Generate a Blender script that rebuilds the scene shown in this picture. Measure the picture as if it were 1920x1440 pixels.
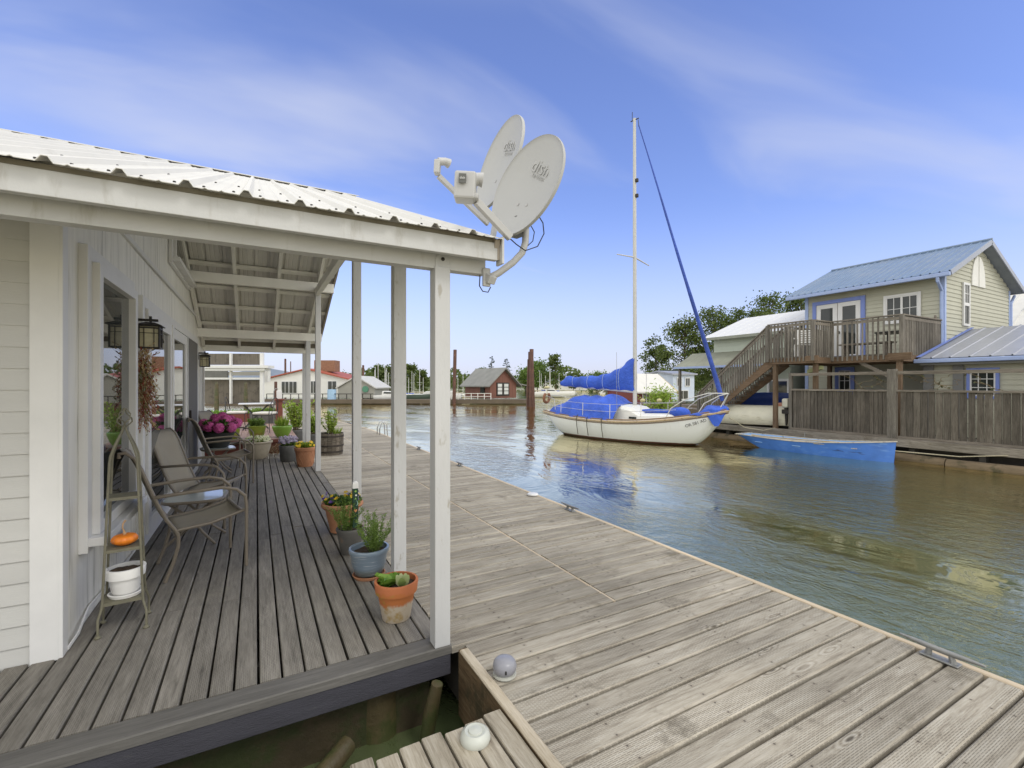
import bpy, bmesh, math, random
from mathutils import Vector, Matrix
R=math.radians; PI=math.pi
for o in list(bpy.data.objects): bpy.data.objects.remove(o)
scene=bpy.context.scene; COL=scene.collection
random.seed(7)
# ---------------------------------------------------------------- camera, sky, sun, exposure
TH=R(28.72); S_=math.sin(TH); C_=math.cos(TH); F_=876.0; H_=1.5
cam=bpy.data.cameras.new('camera'); camo=bpy.data.objects.new('camera',cam); COL.objects.link(camo)
camo.location=(0,0,H_); camo.rotation_euler=(R(90),0,-TH)
cam.sensor_width=36; cam.lens=36*F_/1920; cam.clip_start=.05; cam.clip_end=6000
scene.camera=camo
scene.view_settings.view_transform='Standard'; scene.view_settings.look='None'
scene.view_settings.exposure=0.35; scene.view_settings.gamma=1
SUN_EL=R(48); SUN_AZ=R(164)          # azimuth measured from +Y towards +X
world=bpy.data.worlds.new('World'); scene.world=world; world.use_nodes=True
def build_world():
    nt=world.node_tree; n=nt.nodes; l=nt.links; n.clear()
    out=n.new('ShaderNodeOutputWorld'); bg=n.new('ShaderNodeBackground'); bg.inputs[1].default_value=.13
    sky=n.new('ShaderNodeTexSky'); sky.sky_type='NISHITA'; sky.sun_disc=False
    sky.sun_elevation=SUN_EL; sky.sun_rotation=SUN_AZ; sky.air_density=1.0; sky.dust_density=.7; sky.ozone_density=2.0
    tint=n.new('ShaderNodeMix'); tint.data_type='RGBA'; tint.blend_type='MULTIPLY'; tint.inputs[0].default_value=1
    tint.inputs[7].default_value=(1.12,1.08,1.44,1); l.new(sky.outputs[0],tint.inputs[6])
    tc=n.new('ShaderNodeTexCoord'); sep=n.new('ShaderNodeSeparateXYZ'); l.new(tc.outputs['Generated'],sep.inputs[0])
    def m(op,a,b=None,c=None):
        k=n.new('ShaderNodeMath'); k.operation=op
        for i,v in enumerate((a,b,c)):
            if v is None: continue
            if isinstance(v,(int,float)): k.inputs[i].default_value=v
            else: l.new(v,k.inputs[i])
        return k.outputs[0]
    def mr(v,a,b,c=0,d=1):
        k=n.new('ShaderNodeMapRange'); k.interpolation_type='SMOOTHSTEP'; l.new(v,k.inputs[0])
        for i,x in enumerate((a,b,c,d)): k.inputs[i+1].default_value=x
        return k.outputs[0]
    z=m('MAXIMUM',sep.outputs[2],0)
    den=m('ADD',z,.16)
    px=m('DIVIDE',sep.outputs[0],den); py=m('DIVIDE',sep.outputs[1],den)
    cx=n.new('ShaderNodeCombineXYZ'); l.new(px,cx.inputs[0]); l.new(py,cx.inputs[1])
    mp=n.new('ShaderNodeMapping'); l.new(cx.outputs[0],mp.inputs[0]); mp.inputs['Rotation'].default_value=(0,0,R(26)); mp.inputs['Scale'].default_value=(.55,1.5,1)
    mp.inputs['Location'].default_value=(2.3,.7,0)
    nz=n.new('ShaderNodeTexNoise'); l.new(mp.outputs[0],nz.inputs[0]); nz.inputs['Scale'].default_value=1.15; nz.inputs['Detail'].default_value=5; nz.inputs['Roughness'].default_value=.48; nz.inputs['Distortion'].default_value=.5
    wisp=mr(nz.outputs[0],.45,.80,0,.78)
    # pale veil low over the water, and bright white overcast added out of view, beside, behind and overhead, as fill
    veil=mr(sep.outputs[2],-.02,.36,.80,0)
    d=n.new('ShaderNodeVectorMath'); d.operation='DOT_PRODUCT'; l.new(tc.outputs['Generated'],d.inputs[0]); d.inputs[1].default_value=(.48,.877,0)
    over=m('MAXIMUM',mr(d.outputs['Value'],.57,.40,0,.96),mr(sep.outputs[2],.61,.80,0,.96))
    f=m('MAXIMUM',m('MAXIMUM',wisp,veil),over)
    mix=n.new('ShaderNodeMix'); mix.data_type='RGBA'; l.new(f,mix.inputs[0]); l.new(tint.outputs[2],mix.inputs[6])
    cc=n.new('ShaderNodeMix'); cc.data_type='RGBA'; l.new(over,cc.inputs[0])
    cc.inputs[6].default_value=(4.0,4.3,5.4,1); cc.inputs[7].default_value=(9.3,9.3,9.1,1)
    l.new(cc.outputs[2],mix.inputs[7])
    l.new(mix.outputs[2],bg.inputs[0]); l.new(bg.outputs[0],out.inputs[0])
build_world()
sl=bpy.data.lights.new('sun','SUN'); sl.energy=.8; sl.angle=R(16); sl.color=(1,.97,.93)
so=bpy.data.objects.new('sun',sl); COL.objects.link(so)
sd=Vector((math.sin(SUN_AZ)*math.cos(SUN_EL),math.cos(SUN_AZ)*math.cos(SUN_EL),math.sin(SUN_EL)))
so.rotation_euler=sd.to_track_quat('Z','Y').to_euler(); so.location=(0,-5,12)
WATER=-.5
# ---------------------------------------------------------------- helpers
def at(x,y,d):
    """point seen at photograph pixel x,y (1920 wide) at depth d metres"""
    r=(x-960)/F_*d; return Vector((r*C_+d*S_, -r*S_+d*C_, H_+(720-y)/F_*d))
OFF={}
def props(o,label=None,cat=None,group=None,kind=None):
    if label: o['label']=label
    if cat: o['category']=cat
    if group: o['group']=group
    if kind: o['kind']=kind
    return o
def thing(name,label,cat,loc=(0,0,0),rz=0,group=None):
    o=bpy.data.objects.new(name,None); COL.objects.link(o); o.location=loc; o.rotation_euler=(0,0,rz)
    o.empty_display_size=.1; OFF[o.name]=Vector((0,0,0)); return props(o,label,cat,group)
def wthing(name,label,cat,loc=(0,0,0),group=None):
    """a thing whose parts are given in world coordinates"""
    o=thing(name,label,cat,loc,0,group); OFF[o.name]=Vector(loc); return o
def dup(root,loc,rz=None,label=None,group=None,scale=None):
    r=root.copy(); COL.objects.link(r); r.location=loc
    if rz is not None: r.rotation_euler=(0,0,rz)
    if scale: r.scale=scale
    if label: r['label']=label
    if group: r['group']=group
    for ch in list(root.children):
        c=ch.copy(); COL.objects.link(c); c.parent=r
        for g in list(ch.children):
            d=g.copy(); COL.objects.link(d); d.parent=c
    return r
class MB:
    def __init__(s): s.v=[]; s.f=[]
    def add(s,vs,fs):
        k=len(s.v); s.v+= [tuple(v) for v in vs]; s.f+=[tuple(i+k for i in f) for f in fs]; return s
    def box(s,x0,x1,y0,y1,z0,z1):
        return s.add([(x0,y0,z0),(x1,y0,z0),(x1,y1,z0),(x0,y1,z0),(x0,y0,z1),(x1,y0,z1),(x1,y1,z1),(x0,y1,z1)],
            [(3,2,1,0),(4,5,6,7),(0,1,5,4),(1,2,6,5),(2,3,7,6),(3,0,4,7)])
    def cbox(s,c,sz,rz=0,rx=0,ry=0):
        m=Matrix.Rotation(rz,3,'Z')@Matrix.Rotation(ry,3,'Y')@Matrix.Rotation(rx,3,'X'); c=Vector(c)
        vs=[c+m@Vector((a*sz[0]/2,b*sz[1]/2,e*sz[2]/2)) for e in(-1,1) for a,b in((-1,-1),(1,-1),(1,1),(-1,1))]
        return s.add(vs,[(3,2,1,0),(4,5,6,7),(0,1,5,4),(1,2,6,5),(2,3,7,6),(3,0,4,7)])
    def beam(s,p,q,w,h,up=(0,0,1)):
        p=Vector(p);q=Vector(q); d=(q-p).normalized(); up=Vector(up)
        if abs(d.dot(up))>.99: up=Vector((0,1,0))
        a=d.cross(up).normalized()*(w/2); b=a.cross(d).normalized()*(h/2)
        vs=[e+a*i+b*j for e in(p,q) for i,j in((-1,-1),(1,-1),(1,1),(-1,1))]
        return s.add(vs,[(0,1,2,3),(7,6,5,4),(0,4,5,1),(1,5,6,2),(2,6,7,3),(3,7,4,0)])
    def plank(s,axis,a0,a1,c,w,z0,z1,ch=.004,cant=0):
        """board along x or y, with eased top edges"""
        h=w/2; pr=[(-h,z0),(h,z0),(h,z1-ch),(h-ch,z1),(-h+ch,z1),(-h,z1-ch)]
        vs=[]
        for a in(a0,a1):
            for u,z in pr:
                zz=z+cant*u
                vs.append((c+u,a,zz) if axis=='y' else (a,c-u,zz))
        n=6
        return s.add(vs,[tuple(range(n)),tuple(range(2*n-1,n-1,-1))]+[(i,i+n,(i+1)%n+n,(i+1)%n) for i in range(n)])
    def tube(s,pts,r,n=8,cap=True,flat=None):
        pts=[Vector(p) for p in pts]; k=len(pts); rs=r if isinstance(r,(list,tuple)) else [r]*k
        vs=[]; prev=None
        for i,p in enumerate(pts):
            d=((pts[min(i+1,k-1)]-p).normalized()+(p-pts[max(i-1,0)]).normalized())
            d=d.normalized() if d.length>1e-6 else Vector((0,0,1))
            if prev is None:
                a=d.orthogonal().normalized()
            else:
                a=(prev-d*prev.dot(d)); a=a.normalized() if a.length>1e-6 else d.orthogonal().normalized()
            prev=a; b=d.cross(a)
            for j in range(n):
                t=2*PI*j/n; vs.append(p+(a*math.cos(t)+b*math.sin(t))*rs[i])
        fs=[(i*n+j,i*n+(j+1)%n,(i+1)*n+(j+1)%n,(i+1)*n+j) for i in range(k-1) for j in range(n)]
        if cap: fs+=[tuple(range(n-1,-1,-1)),tuple((k-1)*n+j for j in range(n))]
        return s.add(vs,fs)
    def lathe(s,prof,c=(0,0,0),n=28,M=None,sx=1,sy=1,cap=False):
        vs=[]; c=Vector(c)
        for r,z in prof:
            for j in range(n):
                t=2*PI*j/n; v=Vector((r*math.cos(t)*sx,r*math.sin(t)*sy,z))
                vs.append(c+(M@v if M else v))
        k=len(prof); fs=[(i*n+j,i*n+(j+1)%n,(i+1)*n+(j+1)%n,(i+1)*n+j) for i in range(k-1) for j in range(n)]
        if cap: fs+=[tuple(range(n-1,-1,-1)),tuple((k-1)*n+j for j in range(n))]
        return s.add(vs,fs)
    def prism(s,poly,e):
        """polygon of 3-D points extruded by vector e"""
        e=Vector(e); p=[Vector(v) for v in poly]; n=len(p)
        return s.add(p+[v+e for v in p],[tuple(range(n-1,-1,-1)),tuple(range(n,2*n))]+[(i,(i+1)%n,(i+1)%n+n,i+n) for i in range(n)])
    def grid(s,rows,closed=False):
        k=len(s.v); n=len(rows[0])
        for r in rows: s.v+=[tuple(v) for v in r]
        for i in range(len(rows)-1):
            for j in range(n if closed else n-1):
                s.f.append((k+i*n+j,k+i*n+(j+1)%n,k+(i+1)*n+(j+1)%n,k+(i+1)*n+j))
        return s
    def ball(s,c,r,n=10,sq=(1,1,1),jit=0):
        c=Vector(c); rows=[]
        for i in range(n//2+1):
            ph=PI*i/(n//2); rows.append([c+Vector((math.sin(ph)*math.cos(2*PI*j/n)*sq[0],math.sin(ph)*math.sin(2*PI*j/n)*sq[1],-math.cos(ph)*sq[2]))*r*(1+random.uniform(-jit,jit)) for j in range(n)])
        return s.grid(rows,True)
    def leaf(s,p,d,L,w,fold=.25):
        d=Vector(d).normalized(); a=d.cross(Vector((random.uniform(-1,1),random.uniform(-1,1),random.uniform(-1,1)))).normalized()
        nn=a.cross(d); p=Vector(p)
        m=p+d*L*.5-nn*L*fold*.3
        return s.add([p,m+a*w/2+nn*w*fold,p+d*L,m-a*w/2+nn*w*fold],[(0,1,2),(0,2,3)])
    def build(s,name,mat,parent=None,smooth=False,bevel=0,local=False,solid=0):
        me=bpy.data.meshes.new(name); me.from_pydata(s.v,[],s.f); me.update()
        if smooth:
            for p in me.polygons: p.use_smooth=True
        bm=bmesh.new(); bm.from_mesh(me); bmesh.ops.recalc_face_normals(bm,faces=bm.faces); bm.to_mesh(me); bm.free()
        o=bpy.data.objects.new(name,me); COL.objects.link(o)
        if mat: me.materials.append(mat)
        off=Vector((0,0,0))
        if parent is not None:
            o.parent=parent; off=OFF.get(parent.name,off)
        OFF[o.name]=off
        if off.length>0 and not local: me.transform(Matrix.Translation(-off))
        if solid:
            m=o.modifiers.new('solid','SOLIDIFY'); m.thickness=solid; m.offset=0
        if bevel:
            m=o.modifiers.new('bevel','BEVEL'); m.width=bevel; m.segments=2; m.limit_method='ANGLE'; m.angle_limit=R(40); m.harden_normals=False
        if smooth:
            for p in me.polygons: p.use_smooth=True
            me.set_sharp_from_angle(angle=R(42))
        return o
def text_mesh(name,body,size,M,mat,parent,ext=.001,shear=0):
    cu=bpy.data.curves.new(name,'FONT'); cu.body=body; cu.size=size; cu.extrude=ext; cu.align_x='CENTER'; cu.align_y='CENTER'; cu.shear=shear
    t=bpy.data.objects.new(name,cu); COL.objects.link(t)
    dg=bpy.context.evaluated_depsgraph_get(); me=bpy.data.meshes.new_from_object(t.evaluated_get(dg))
    bpy.data.objects.remove(t)
    o=bpy.data.objects.new(name,me); COL.objects.link(o); me.materials.clear(); me.materials.append(mat)
    off=OFF.get(parent.name,Vector((0,0,0))); me.transform(Matrix.Translation(-off)@M); o.parent=parent; OFF[o.name]=off
    return o
def frame(o,x,y):
    """4x4 with local x,y axes and origin"""
    x=Vector(x).normalized(); y=Vector(y); y=(y-x*y.dot(x)).normalized(); z=x.cross(y)
    m=Matrix((x,y,z)).transposed().to_4x4(); m.translation=Vector(o); return m
# ---------------------------------------------------------------- materials
def nodes(name):
    m=bpy.data.materials.new(name); m.use_nodes=True; nt=m.node_tree; b=nt.nodes['Principled BSDF']; return m,nt,b
def N(nt,t,**k):
    n=nt.nodes.new(t)
    for a,v in k.items(): setattr(n,a,v)
    return n
def mixc(nt,f,a,b,mode='MIX'):
    k=N(nt,'ShaderNodeMix',data_type='RGBA',blend_type=mode)
    for i,v in ((0,f),(6,a),(7,b)):
        if hasattr(v,'links') or hasattr(v,'is_linked'): nt.links.new(v,k.inputs[i])
        elif isinstance(v,(int,float)): k.inputs[i].default_value=v
        else: k.inputs[i].default_value=(*v[:3],1)
    return k.outputs[2]
def mrange(nt,v,a,b,c,d,smooth=True):
    k=N(nt,'ShaderNodeMapRange'); nt.links.new(v,k.inputs[0])
    if smooth: k.interpolation_type='SMOOTHSTEP'
    for i,x in enumerate((a,b,c,d)): k.inputs[i+1].default_value=x
    return k.outputs[0]
def noise(nt,vec,scale,detail=5,rough=.55,dist=0):
    k=N(nt,'ShaderNodeTexNoise'); k.inputs['Scale'].default_value=scale; k.inputs['Detail'].default_value=detail; k.inputs['Roughness'].default_value=rough; k.inputs['Distortion'].default_value=dist
    nt.links.new(vec,k.inputs['Vector']); return k.outputs[0]
def mapping(nt,vec,sc,loc=None):
    k=N(nt,'ShaderNodeMapping'); k.inputs['Scale'].default_value=sc; nt.links.new(vec,k.inputs[0])
    if loc is not None: nt.links.new(loc,k.inputs['Location'])
    return k.outputs[0]
def math_(nt,op,a,b=0):
    k=N(nt,'ShaderNodeMath',operation=op)
    for i,v in enumerate((a,b)):
        if isinstance(v,(int,float)): k.inputs[i].default_value=v
        else: nt.links.new(v,k.inputs[i])
    return k.outputs[0]
def bump(nt,b,h,strength,dist=.01):
    k=N(nt,'ShaderNodeBump'); k.inputs['Strength'].default_value=strength; k.inputs['Distance'].default_value=dist; nt.links.new(h,k.inputs['Height']); nt.links.new(k.outputs[0],b.inputs['Normal']); return k
MATS={}
def M(name,col,rough=.6,var=.12,scale=3,stretch=(1,1,1),bmp=0,bs=None,metal=0,island=0,dirt=None,dthr=(.55,.72),dscale=2,dstretch=(1,1,1),spec=.5,trans=0):
    if name in MATS: return MATS[name]
    m,nt,b=nodes(name); tc=N(nt,'ShaderNodeTexCoord').outputs['Object']
    v=mapping(nt,tc,stretch); nz=noise(nt,v,scale,6)
    f=mrange(nt,nz,.25,.75,1-var,1+var,False)
    c=mixc(nt,1.0,col,f,'MULTIPLY')
    if island:
        g=N(nt,'ShaderNodeNewGeometry').outputs['Random Per Island']
        c=mixc(nt,1.0,c,mrange(nt,g,0,1,1-island,1+island,False),'MULTIPLY')
    if dirt:
        dn=noise(nt,mapping(nt,tc,dstretch),dscale,7,.65); c=mixc(nt,mrange(nt,dn,dthr[0],dthr[1],0,1),c,dirt)
    nt.links.new(c,b.inputs['Base Color']); b.inputs['Roughness'].default_value=rough; b.inputs['Metallic'].default_value=metal
    b.inputs['Specular IOR Level'].default_value=spec
    if trans: b.inputs['Transmission Weight'].default_value=trans
    if bmp: bump(nt,b,noise(nt,v,bs or scale*6,6,.6),bmp)
    MATS[name]=m; return m
def plankmat(name,cols,axis,rough=.8,fine=1,knot=.5,nails=None,incise=False,bmp=.5,tintvar=.16,stain=None):
    m,nt,b=nodes(name); tc=N(nt,'ShaderNodeTexCoord').outputs['Object']
    g=N(nt,'ShaderNodeNewGeometry').outputs['Random Per Island']
    off=N(nt,'ShaderNodeCombineXYZ'); k=math_(nt,'MULTIPLY',g,37.0); nt.links.new(k,off.inputs[0]); nt.links.new(math_(nt,'MULTIPLY',g,91.0),off.inputs[1])
    al,ac=(1,14) ; sc=(lambda a,c:(a,c,c) if axis=='x' else (c,a,c))
    v=mapping(nt,tc,(1,1,1),off.outputs[0])
    # knots bend the grain
    kv=mapping(nt,v,sc(1.0,4.2)); vo=N(nt,'ShaderNodeTexVoronoi'); nt.links.new(kv,vo.inputs['Vector']); vo.inputs['Scale'].default_value=1.6; vo.inputs['Randomness'].default_value=1
    kd=vo.outputs['Distance']
    g1=noise(nt,mapping(nt,v,sc(1.2,16)),1.6,6,.6,.6)
    g2=noise(nt,mapping(nt,v,sc(6.5,95*fine)),1.0,6,.75,.5)
    ringp=math_(nt,'ADD',math_(nt,'MULTIPLY',kd,75),math_(nt,'MULTIPLY',g1,5))
    ring=math_(nt,'SINE',ringp)
    inknot=mrange(nt,kd,.06,.30,1,0)
    gg=math_(nt,'ADD',math_(nt,'MULTIPLY',g1,.46),math_(nt,'MULTIPLY',g2,.54))
    gg=math_(nt,'ADD',gg,math_(nt,'MULTIPLY',math_(nt,'MULTIPLY',ring,inknot),.11*knot))
    cr=N(nt,'ShaderNodeValToRGB'); nt.links.new(gg,cr.inputs[0]); e=cr.color_ramp.elements
    e[0].position=.33; e[0].color=(*cols[0],1); e[1].position=.66; e[1].color=(*cols[2],1); q=e.new(.49); q.color=(*cols[1],1)
    c=cr.outputs[0]
    core=mrange(nt,kd,.02,.085,.8*knot,0); c=mixc(nt,core,c,tuple(x*.35 for x in cols[0]))
    c=mixc(nt,1.0,c,mrange(nt,g,0,1,1-tintvar,1+tintvar,False),'MULTIPLY')
    big=noise(nt,tc,.55,4,.6); c=mixc(nt,1.0,c,mrange(nt,big,.3,.7,.82,1.14),'MULTIPLY')
    if stain:
        sn=noise(nt,tc,stain[1],7,.7); c=mixc(nt,mrange(nt,sn,stain[2],stain[2]+.14,0,.75),c,stain[0])
    h=gg
    if incise:
        br=N(nt,'ShaderNodeTexBrick'); nt.links.new(mapping(nt,tc,(1,1,1)),br.inputs[0])
        rot=N(nt,'ShaderNodeMapping'); nt.links.new(tc,rot.inputs[0]); rot.inputs['Rotation'].default_value=(0,0,R(90) if axis=='y' else 0); nt.links.new(rot.outputs[0],br.inputs[0])
        br.inputs['Scale'].default_value=1; br.inputs['Brick Width'].default_value=.034; br.inputs['Row Height'].default_value=.0085; br.inputs['Mortar Size'].default_value=.0034; br.inputs['Mortar Smooth'].default_value=.2; br.inputs['Bias'].default_value=0; br.offset=.5
        br.inputs['Color1'].default_value=(0,0,0,1); br.inputs['Color2'].default_value=(0,0,0,1); br.inputs['Mortar'].default_value=(1,1,1,1)
        msk=mrange(nt,noise(nt,mapping(nt,tc,sc(.8,5)),1.2,3),.38,.56,0,1)
        slit=math_(nt,'MULTIPLY',math_(nt,'SUBTRACT',1,br.outputs[0]),msk)
        c=mixc(nt,math_(nt,'MULTIPLY',slit,.5),c,tuple(x*.4 for x in cols[0]))
        h=math_(nt,'SUBTRACT',gg,math_(nt,'MULTIPLY',slit,.35))
    if nails:
        y0,pw,jx=nails; sp=N(nt,'ShaderNodeSeparateXYZ'); nt.links.new(tc,sp.inputs[0])
        fy=math_(nt,'FRACT',math_(nt,'DIVIDE',math_(nt,'ADD',sp.outputs[1],y0),pw)); jit=math_(nt,'MULTIPLY',math_(nt,'SUBTRACT',g,.5),.03)
        dy=math_(nt,'MULTIPLY',math_(nt,'MINIMUM',math_(nt,'ABSOLUTE',math_(nt,'SUBTRACT',fy,.24)),math_(nt,'ABSOLUTE',math_(nt,'SUBTRACT',fy,.74))),pw)
        dx=math_(nt,'MULTIPLY',math_(nt,'SUBTRACT',math_(nt,'FRACT',math_(nt,'DIVIDE',math_(nt,'ADD',sp.outputs[0],jit),jx)),.5),jx)
        ds=math_(nt,'SQRT',math_(nt,'ADD',math_(nt,'MULTIPLY',dx,dx),math_(nt,'MULTIPLY',dy,dy)))
        c=mixc(nt,mrange(nt,ds,.006,.020,.22,0),c,(.09,.06,.04)); c=mixc(nt,mrange(nt,ds,.004,.006,.7,0),c,(.035,.028,.024))
    nt.links.new(c,b.inputs['Base Color']); b.inputs['Roughness'].default_value=rough; b.inputs['Specular IOR Level'].default_value=.3
    bump(nt,b,h,bmp,.006); MATS[name]=m; return m
def leafmat(name,c1,c2,rough=.5,tr=.25):
    if name in MATS: return MATS[name]
    m,nt,b=nodes(name); g=N(nt,'ShaderNodeNewGeometry').outputs['Random Per Island']
    tc=N(nt,'ShaderNodeTexCoord').outputs['Object']
    f=math_(nt,'ADD',math_(nt,'MULTIPLY',g,.6),math_(nt,'MULTIPLY',noise(nt,tc,1.3,2),.4))
    nt.links.new(mixc(nt,mrange(nt,f,.15,.8,0,1,False),c1,c2),b.inputs['Base Color']); b.inputs['Roughness'].default_value=rough; b.inputs['Specular IOR Level'].default_value=.25
    t=N(nt,'ShaderNodeBsdfTranslucent'); t.inputs[0].default_value=(c2[0]*1.1,c2[1]*1.2,c2[2]*.7,1)
    mx=N(nt,'ShaderNodeMixShader'); mx.inputs[0].default_value=tr; out=nt.nodes['Material Output']
    nt.links.new(b.outputs[0],mx.inputs[1]); nt.links.new(t.outputs[0],mx.inputs[2]); nt.links.new(mx.outputs[0],out.inputs[0])
    MATS[name]=m; return m
PAINT=M('pale_paint',(.485,.485,.475),.55,.06,5,(1,1,1),.12,60,dirt=(.36,.345,.31),dthr=(.54,.80),dscale=5,dstretch=(3,3,.6))
PAINT_POST=M('post_paint',(.475,.475,.468),.5,.05,6,(1,1,.3),.3,40,dirt=(.34,.32,.28),dthr=(.60,.70),dscale=9,dstretch=(2,2,.7))
PAINT_CEIL=M('soffit_paint',(.76,.745,.69),.6,.06,4,bmp=.1,dirt=(.38,.35,.29),dthr=(.6,.8),dscale=3)  # lighter than the outside paint to make up for shade under the roof
SIDING=M('grey_siding',(.48,.475,.45),.55,.05,3,(.4,1,3),.12,60,island=.04)
WALLP=M('stained_wall_panel',(.73,.715,.66),.6,.10,2,(3,6,.5),.18,30,dirt=(.38,.37,.33),dthr=(.50,.75),dscale=2.2,dstretch=(4,7,.5))  # tone lifted to make up for weak light on the porch wall
TRIMW=M('white_trim',(.64,.635,.62),.45,.04,6,bmp=.06,dirt=(.5,.48,.42),dthr=(.68,.85),dscale=6)
METALW=M('white_roof_metal',(.60,.585,.545),.65,.06,2,(2,.5,1),.03,8,metal=.0,dirt=(.5,.48,.43),dthr=(.60,.8),dscale=4,dstretch=(3,.5,1))
DARKGAP=M('dark_shadow_timber',(.045,.04,.034),.9,.3,3,bmp=.4)  # near-black, shade put into the colour below boards and floats
def glassmat(name,col=(.02,.023,.022),rough=.015,spec=1.0):
    m,nt,b=nodes(name); tc=N(nt,'ShaderNodeTexCoord').outputs['Object']
    nt.links.new(mixc(nt,mrange(nt,noise(nt,tc,1.6,3),.35,.65,0,1),col,tuple(x*2.4 for x in col)),b.inputs['Base Color'])
    b.inputs['Roughness'].default_value=rough; b.inputs['IOR'].default_value=1.6; b.inputs['Specular IOR Level'].default_value=spec; bump(nt,b,noise(nt,tc,.9,1),.04,.05); MATS[name]=m; return m
GLASS=glassmat('window_glass')
FGLASS=M('far_window_glass',(.03,.034,.032),.05,.3,2,spec=.5)
DARKM=M('dark_bronze',(.025,.021,.018),.45,.15,20,metal=.3)
BROWNM=M('taupe_powder_coat',(.19,.16,.122),.42,.06,20)
# ---------------------------------------------------------------- water, banks
def watermat():
    m,nt,b=nodes('river_water'); tc=N(nt,'ShaderNodeTexCoord').outputs['Object']
    v1=mapping(nt,tc,(1,.55,1))
    big=noise(nt,mapping(nt,tc,(.16,.10,1)),1.0,4,.6,1.2)
    n1=noise(nt,v1,1.1,4,.55,1.2); n2=noise(nt,mapping(nt,tc,(1.3,.8,1)),5.5,4,.6,1.0); n3=noise(nt,mapping(nt,tc,(1.5,.9,1)),19,3,.55,.6)
    msk=mrange(nt,big,.42,.60,.06,1.9)
    h=math_(nt,'ADD',math_(nt,'MULTIPLY',n1,1.0),math_(nt,'MULTIPLY',math_(nt,'ADD',math_(nt,'MULTIPLY',n2,.34),math_(nt,'MULTIPLY',n3,.09)),msk))
    c=mixc(nt,mrange(nt,noise(nt,mapping(nt,tc,(.2,.12,1)),1.3,4),.3,.7,0,1),(.066,.090,.034),(.092,.118,.052))
    bp=N(nt,'ShaderNodeBump'); bp.inputs['Strength'].default_value=.19; bp.inputs['Distance'].default_value=.14; nt.links.new(h,bp.inputs['Height'])
    nt.nodes.remove(b); df=N(nt,'ShaderNodeBsdfDiffuse'); nt.links.new(c,df.inputs[0]); nt.links.new(bp.outputs[0],df.inputs['Normal'])
    gl=N(nt,'ShaderNodeBsdfGlossy'); gl.inputs['Color'].default_value=(1,.92,.68,1); gl.inputs['Roughness'].default_value=.05; nt.links.new(bp.outputs[0],gl.inputs['Normal'])
    fr=N(nt,'ShaderNodeFresnel'); fr.inputs['IOR'].default_value=1.5; nt.links.new(bp.outputs[0],fr.inputs['Normal'])
    fac=N(nt,'ShaderNodeMath',operation='MULTIPLY_ADD',use_clamp=True); nt.links.new(fr.outputs[0],fac.inputs[0]); fac.inputs[1].default_value=2.5; fac.inputs[2].default_value=.02
    mx=N(nt,'ShaderNodeMixShader'); nt.links.new(fac.outputs[0],mx.inputs[0]); nt.links.new(df.outputs[0],mx.inputs[1]); nt.links.new(gl.outputs[0],mx.inputs[2]); nt.links.new(mx.outputs[0],nt.nodes['Material Output'].inputs[0]); return m
w=MB(); w.add([(-400,-200,WATER),(700,-200,WATER),(700,1800,WATER),(-400,1800,WATER)],[(0,1,2,3)])
props(w.build('river',watermat()),kind='structure')
BANKM=M('bank_grass',(.07,.09,.035),.9,.3,.4,bmp=.3)
w=MB(); rows=[]
for i in range(41):
    x=-260+i*21; y0=205+12*math.sin(i*.7)-max(0,(x-150))*.30
    rows.append([(x,y0,-.6),(x,y0+5,1.0+.6*math.sin(i)),(x,y0+40,2.2),(x,y0+900,3)])
w.grid(rows); props(w.build('far_bank',BANKM),kind='structure')
w=MB(); rows=[]
for i in range(60):
    x=-1500+i*70; hgt=26+16*math.sin(i*.33)+9*math.sin(i*.9+1)+5*math.sin(i*2.1)
    rows.append([(x,1600,-1),(x,1640,hgt*.6),(x,1700,hgt),(x,1780,hgt*.8)])
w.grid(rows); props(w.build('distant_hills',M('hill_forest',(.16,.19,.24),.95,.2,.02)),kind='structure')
# ---------------------------------------------------------------- porch deck
PORCHW=plankmat('grey_painted_decking',((.10,.091,.076),(.19,.174,.147),(.275,.255,.22)),'y',.72,.7,.35,None,True,.35,.10,stain=((.24,.22,.175),1.7,.57))
PORCHX=plankmat('grey_painted_trim',((.075,.071,.064),(.11,.104,.094),(.15,.142,.128)),'x',.7,1,.2,None,False,.3,.05)
DARKTRIM=M('slate_rim_paint',(.048,.047,.058),.6,.18,5,(1,6,6),.35,40,dirt=(.085,.084,.082),dthr=(.6,.8),dscale=6,dstretch=(1,5,5))
w=MB(); rnd=random.Random(3); p=.1076; i=0; x=.98-.0538
while x>-4.2:
    wd=.1076-.0105-rnd.uniform(0,.003)
    if x<-.93:
        w.plank('y',2.66,3.44,x,wd,-.04,rnd.uniform(-.002,.002),.005)
    else:
        cuts=[2.66]
        if -.75<x<.05: cuts.append(3.78)
        else: cuts.append(2.66)
        y=cuts[-1]+rnd.uniform(1.6,3.2)
        while y<10.9: cuts.append(y); y+=rnd.uniform(1.9,3.4)
        cuts.append(11.38)
        for a,b in zip(cuts[:-1],cuts[1:]):
            if b-a>.1: w.plank('y',a+.002,b-.002,x+rnd.uniform(-.001,.001),wd,-.04,rnd.uniform(-.0025,.0025),.005)
    x-=p; i+=1
deck=props(w.build('porch_deck',PORCHW),kind='structure')
w=MB(); w.plank('x',-4.3,.985,2.585,.136,-.045,.004,.006)
props(w.build('deck_edge_board',PORCHX),kind='structure')
w=MB(); w.box(-4.3,.981,2.524,2.56,-.165,-.047); w.box(.935,.972,2.56,10.9,-.165,-.042)
props(w.build('deck_rim_joist',DARKTRIM,bevel=.003),kind='structure')
w=MB()
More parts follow.
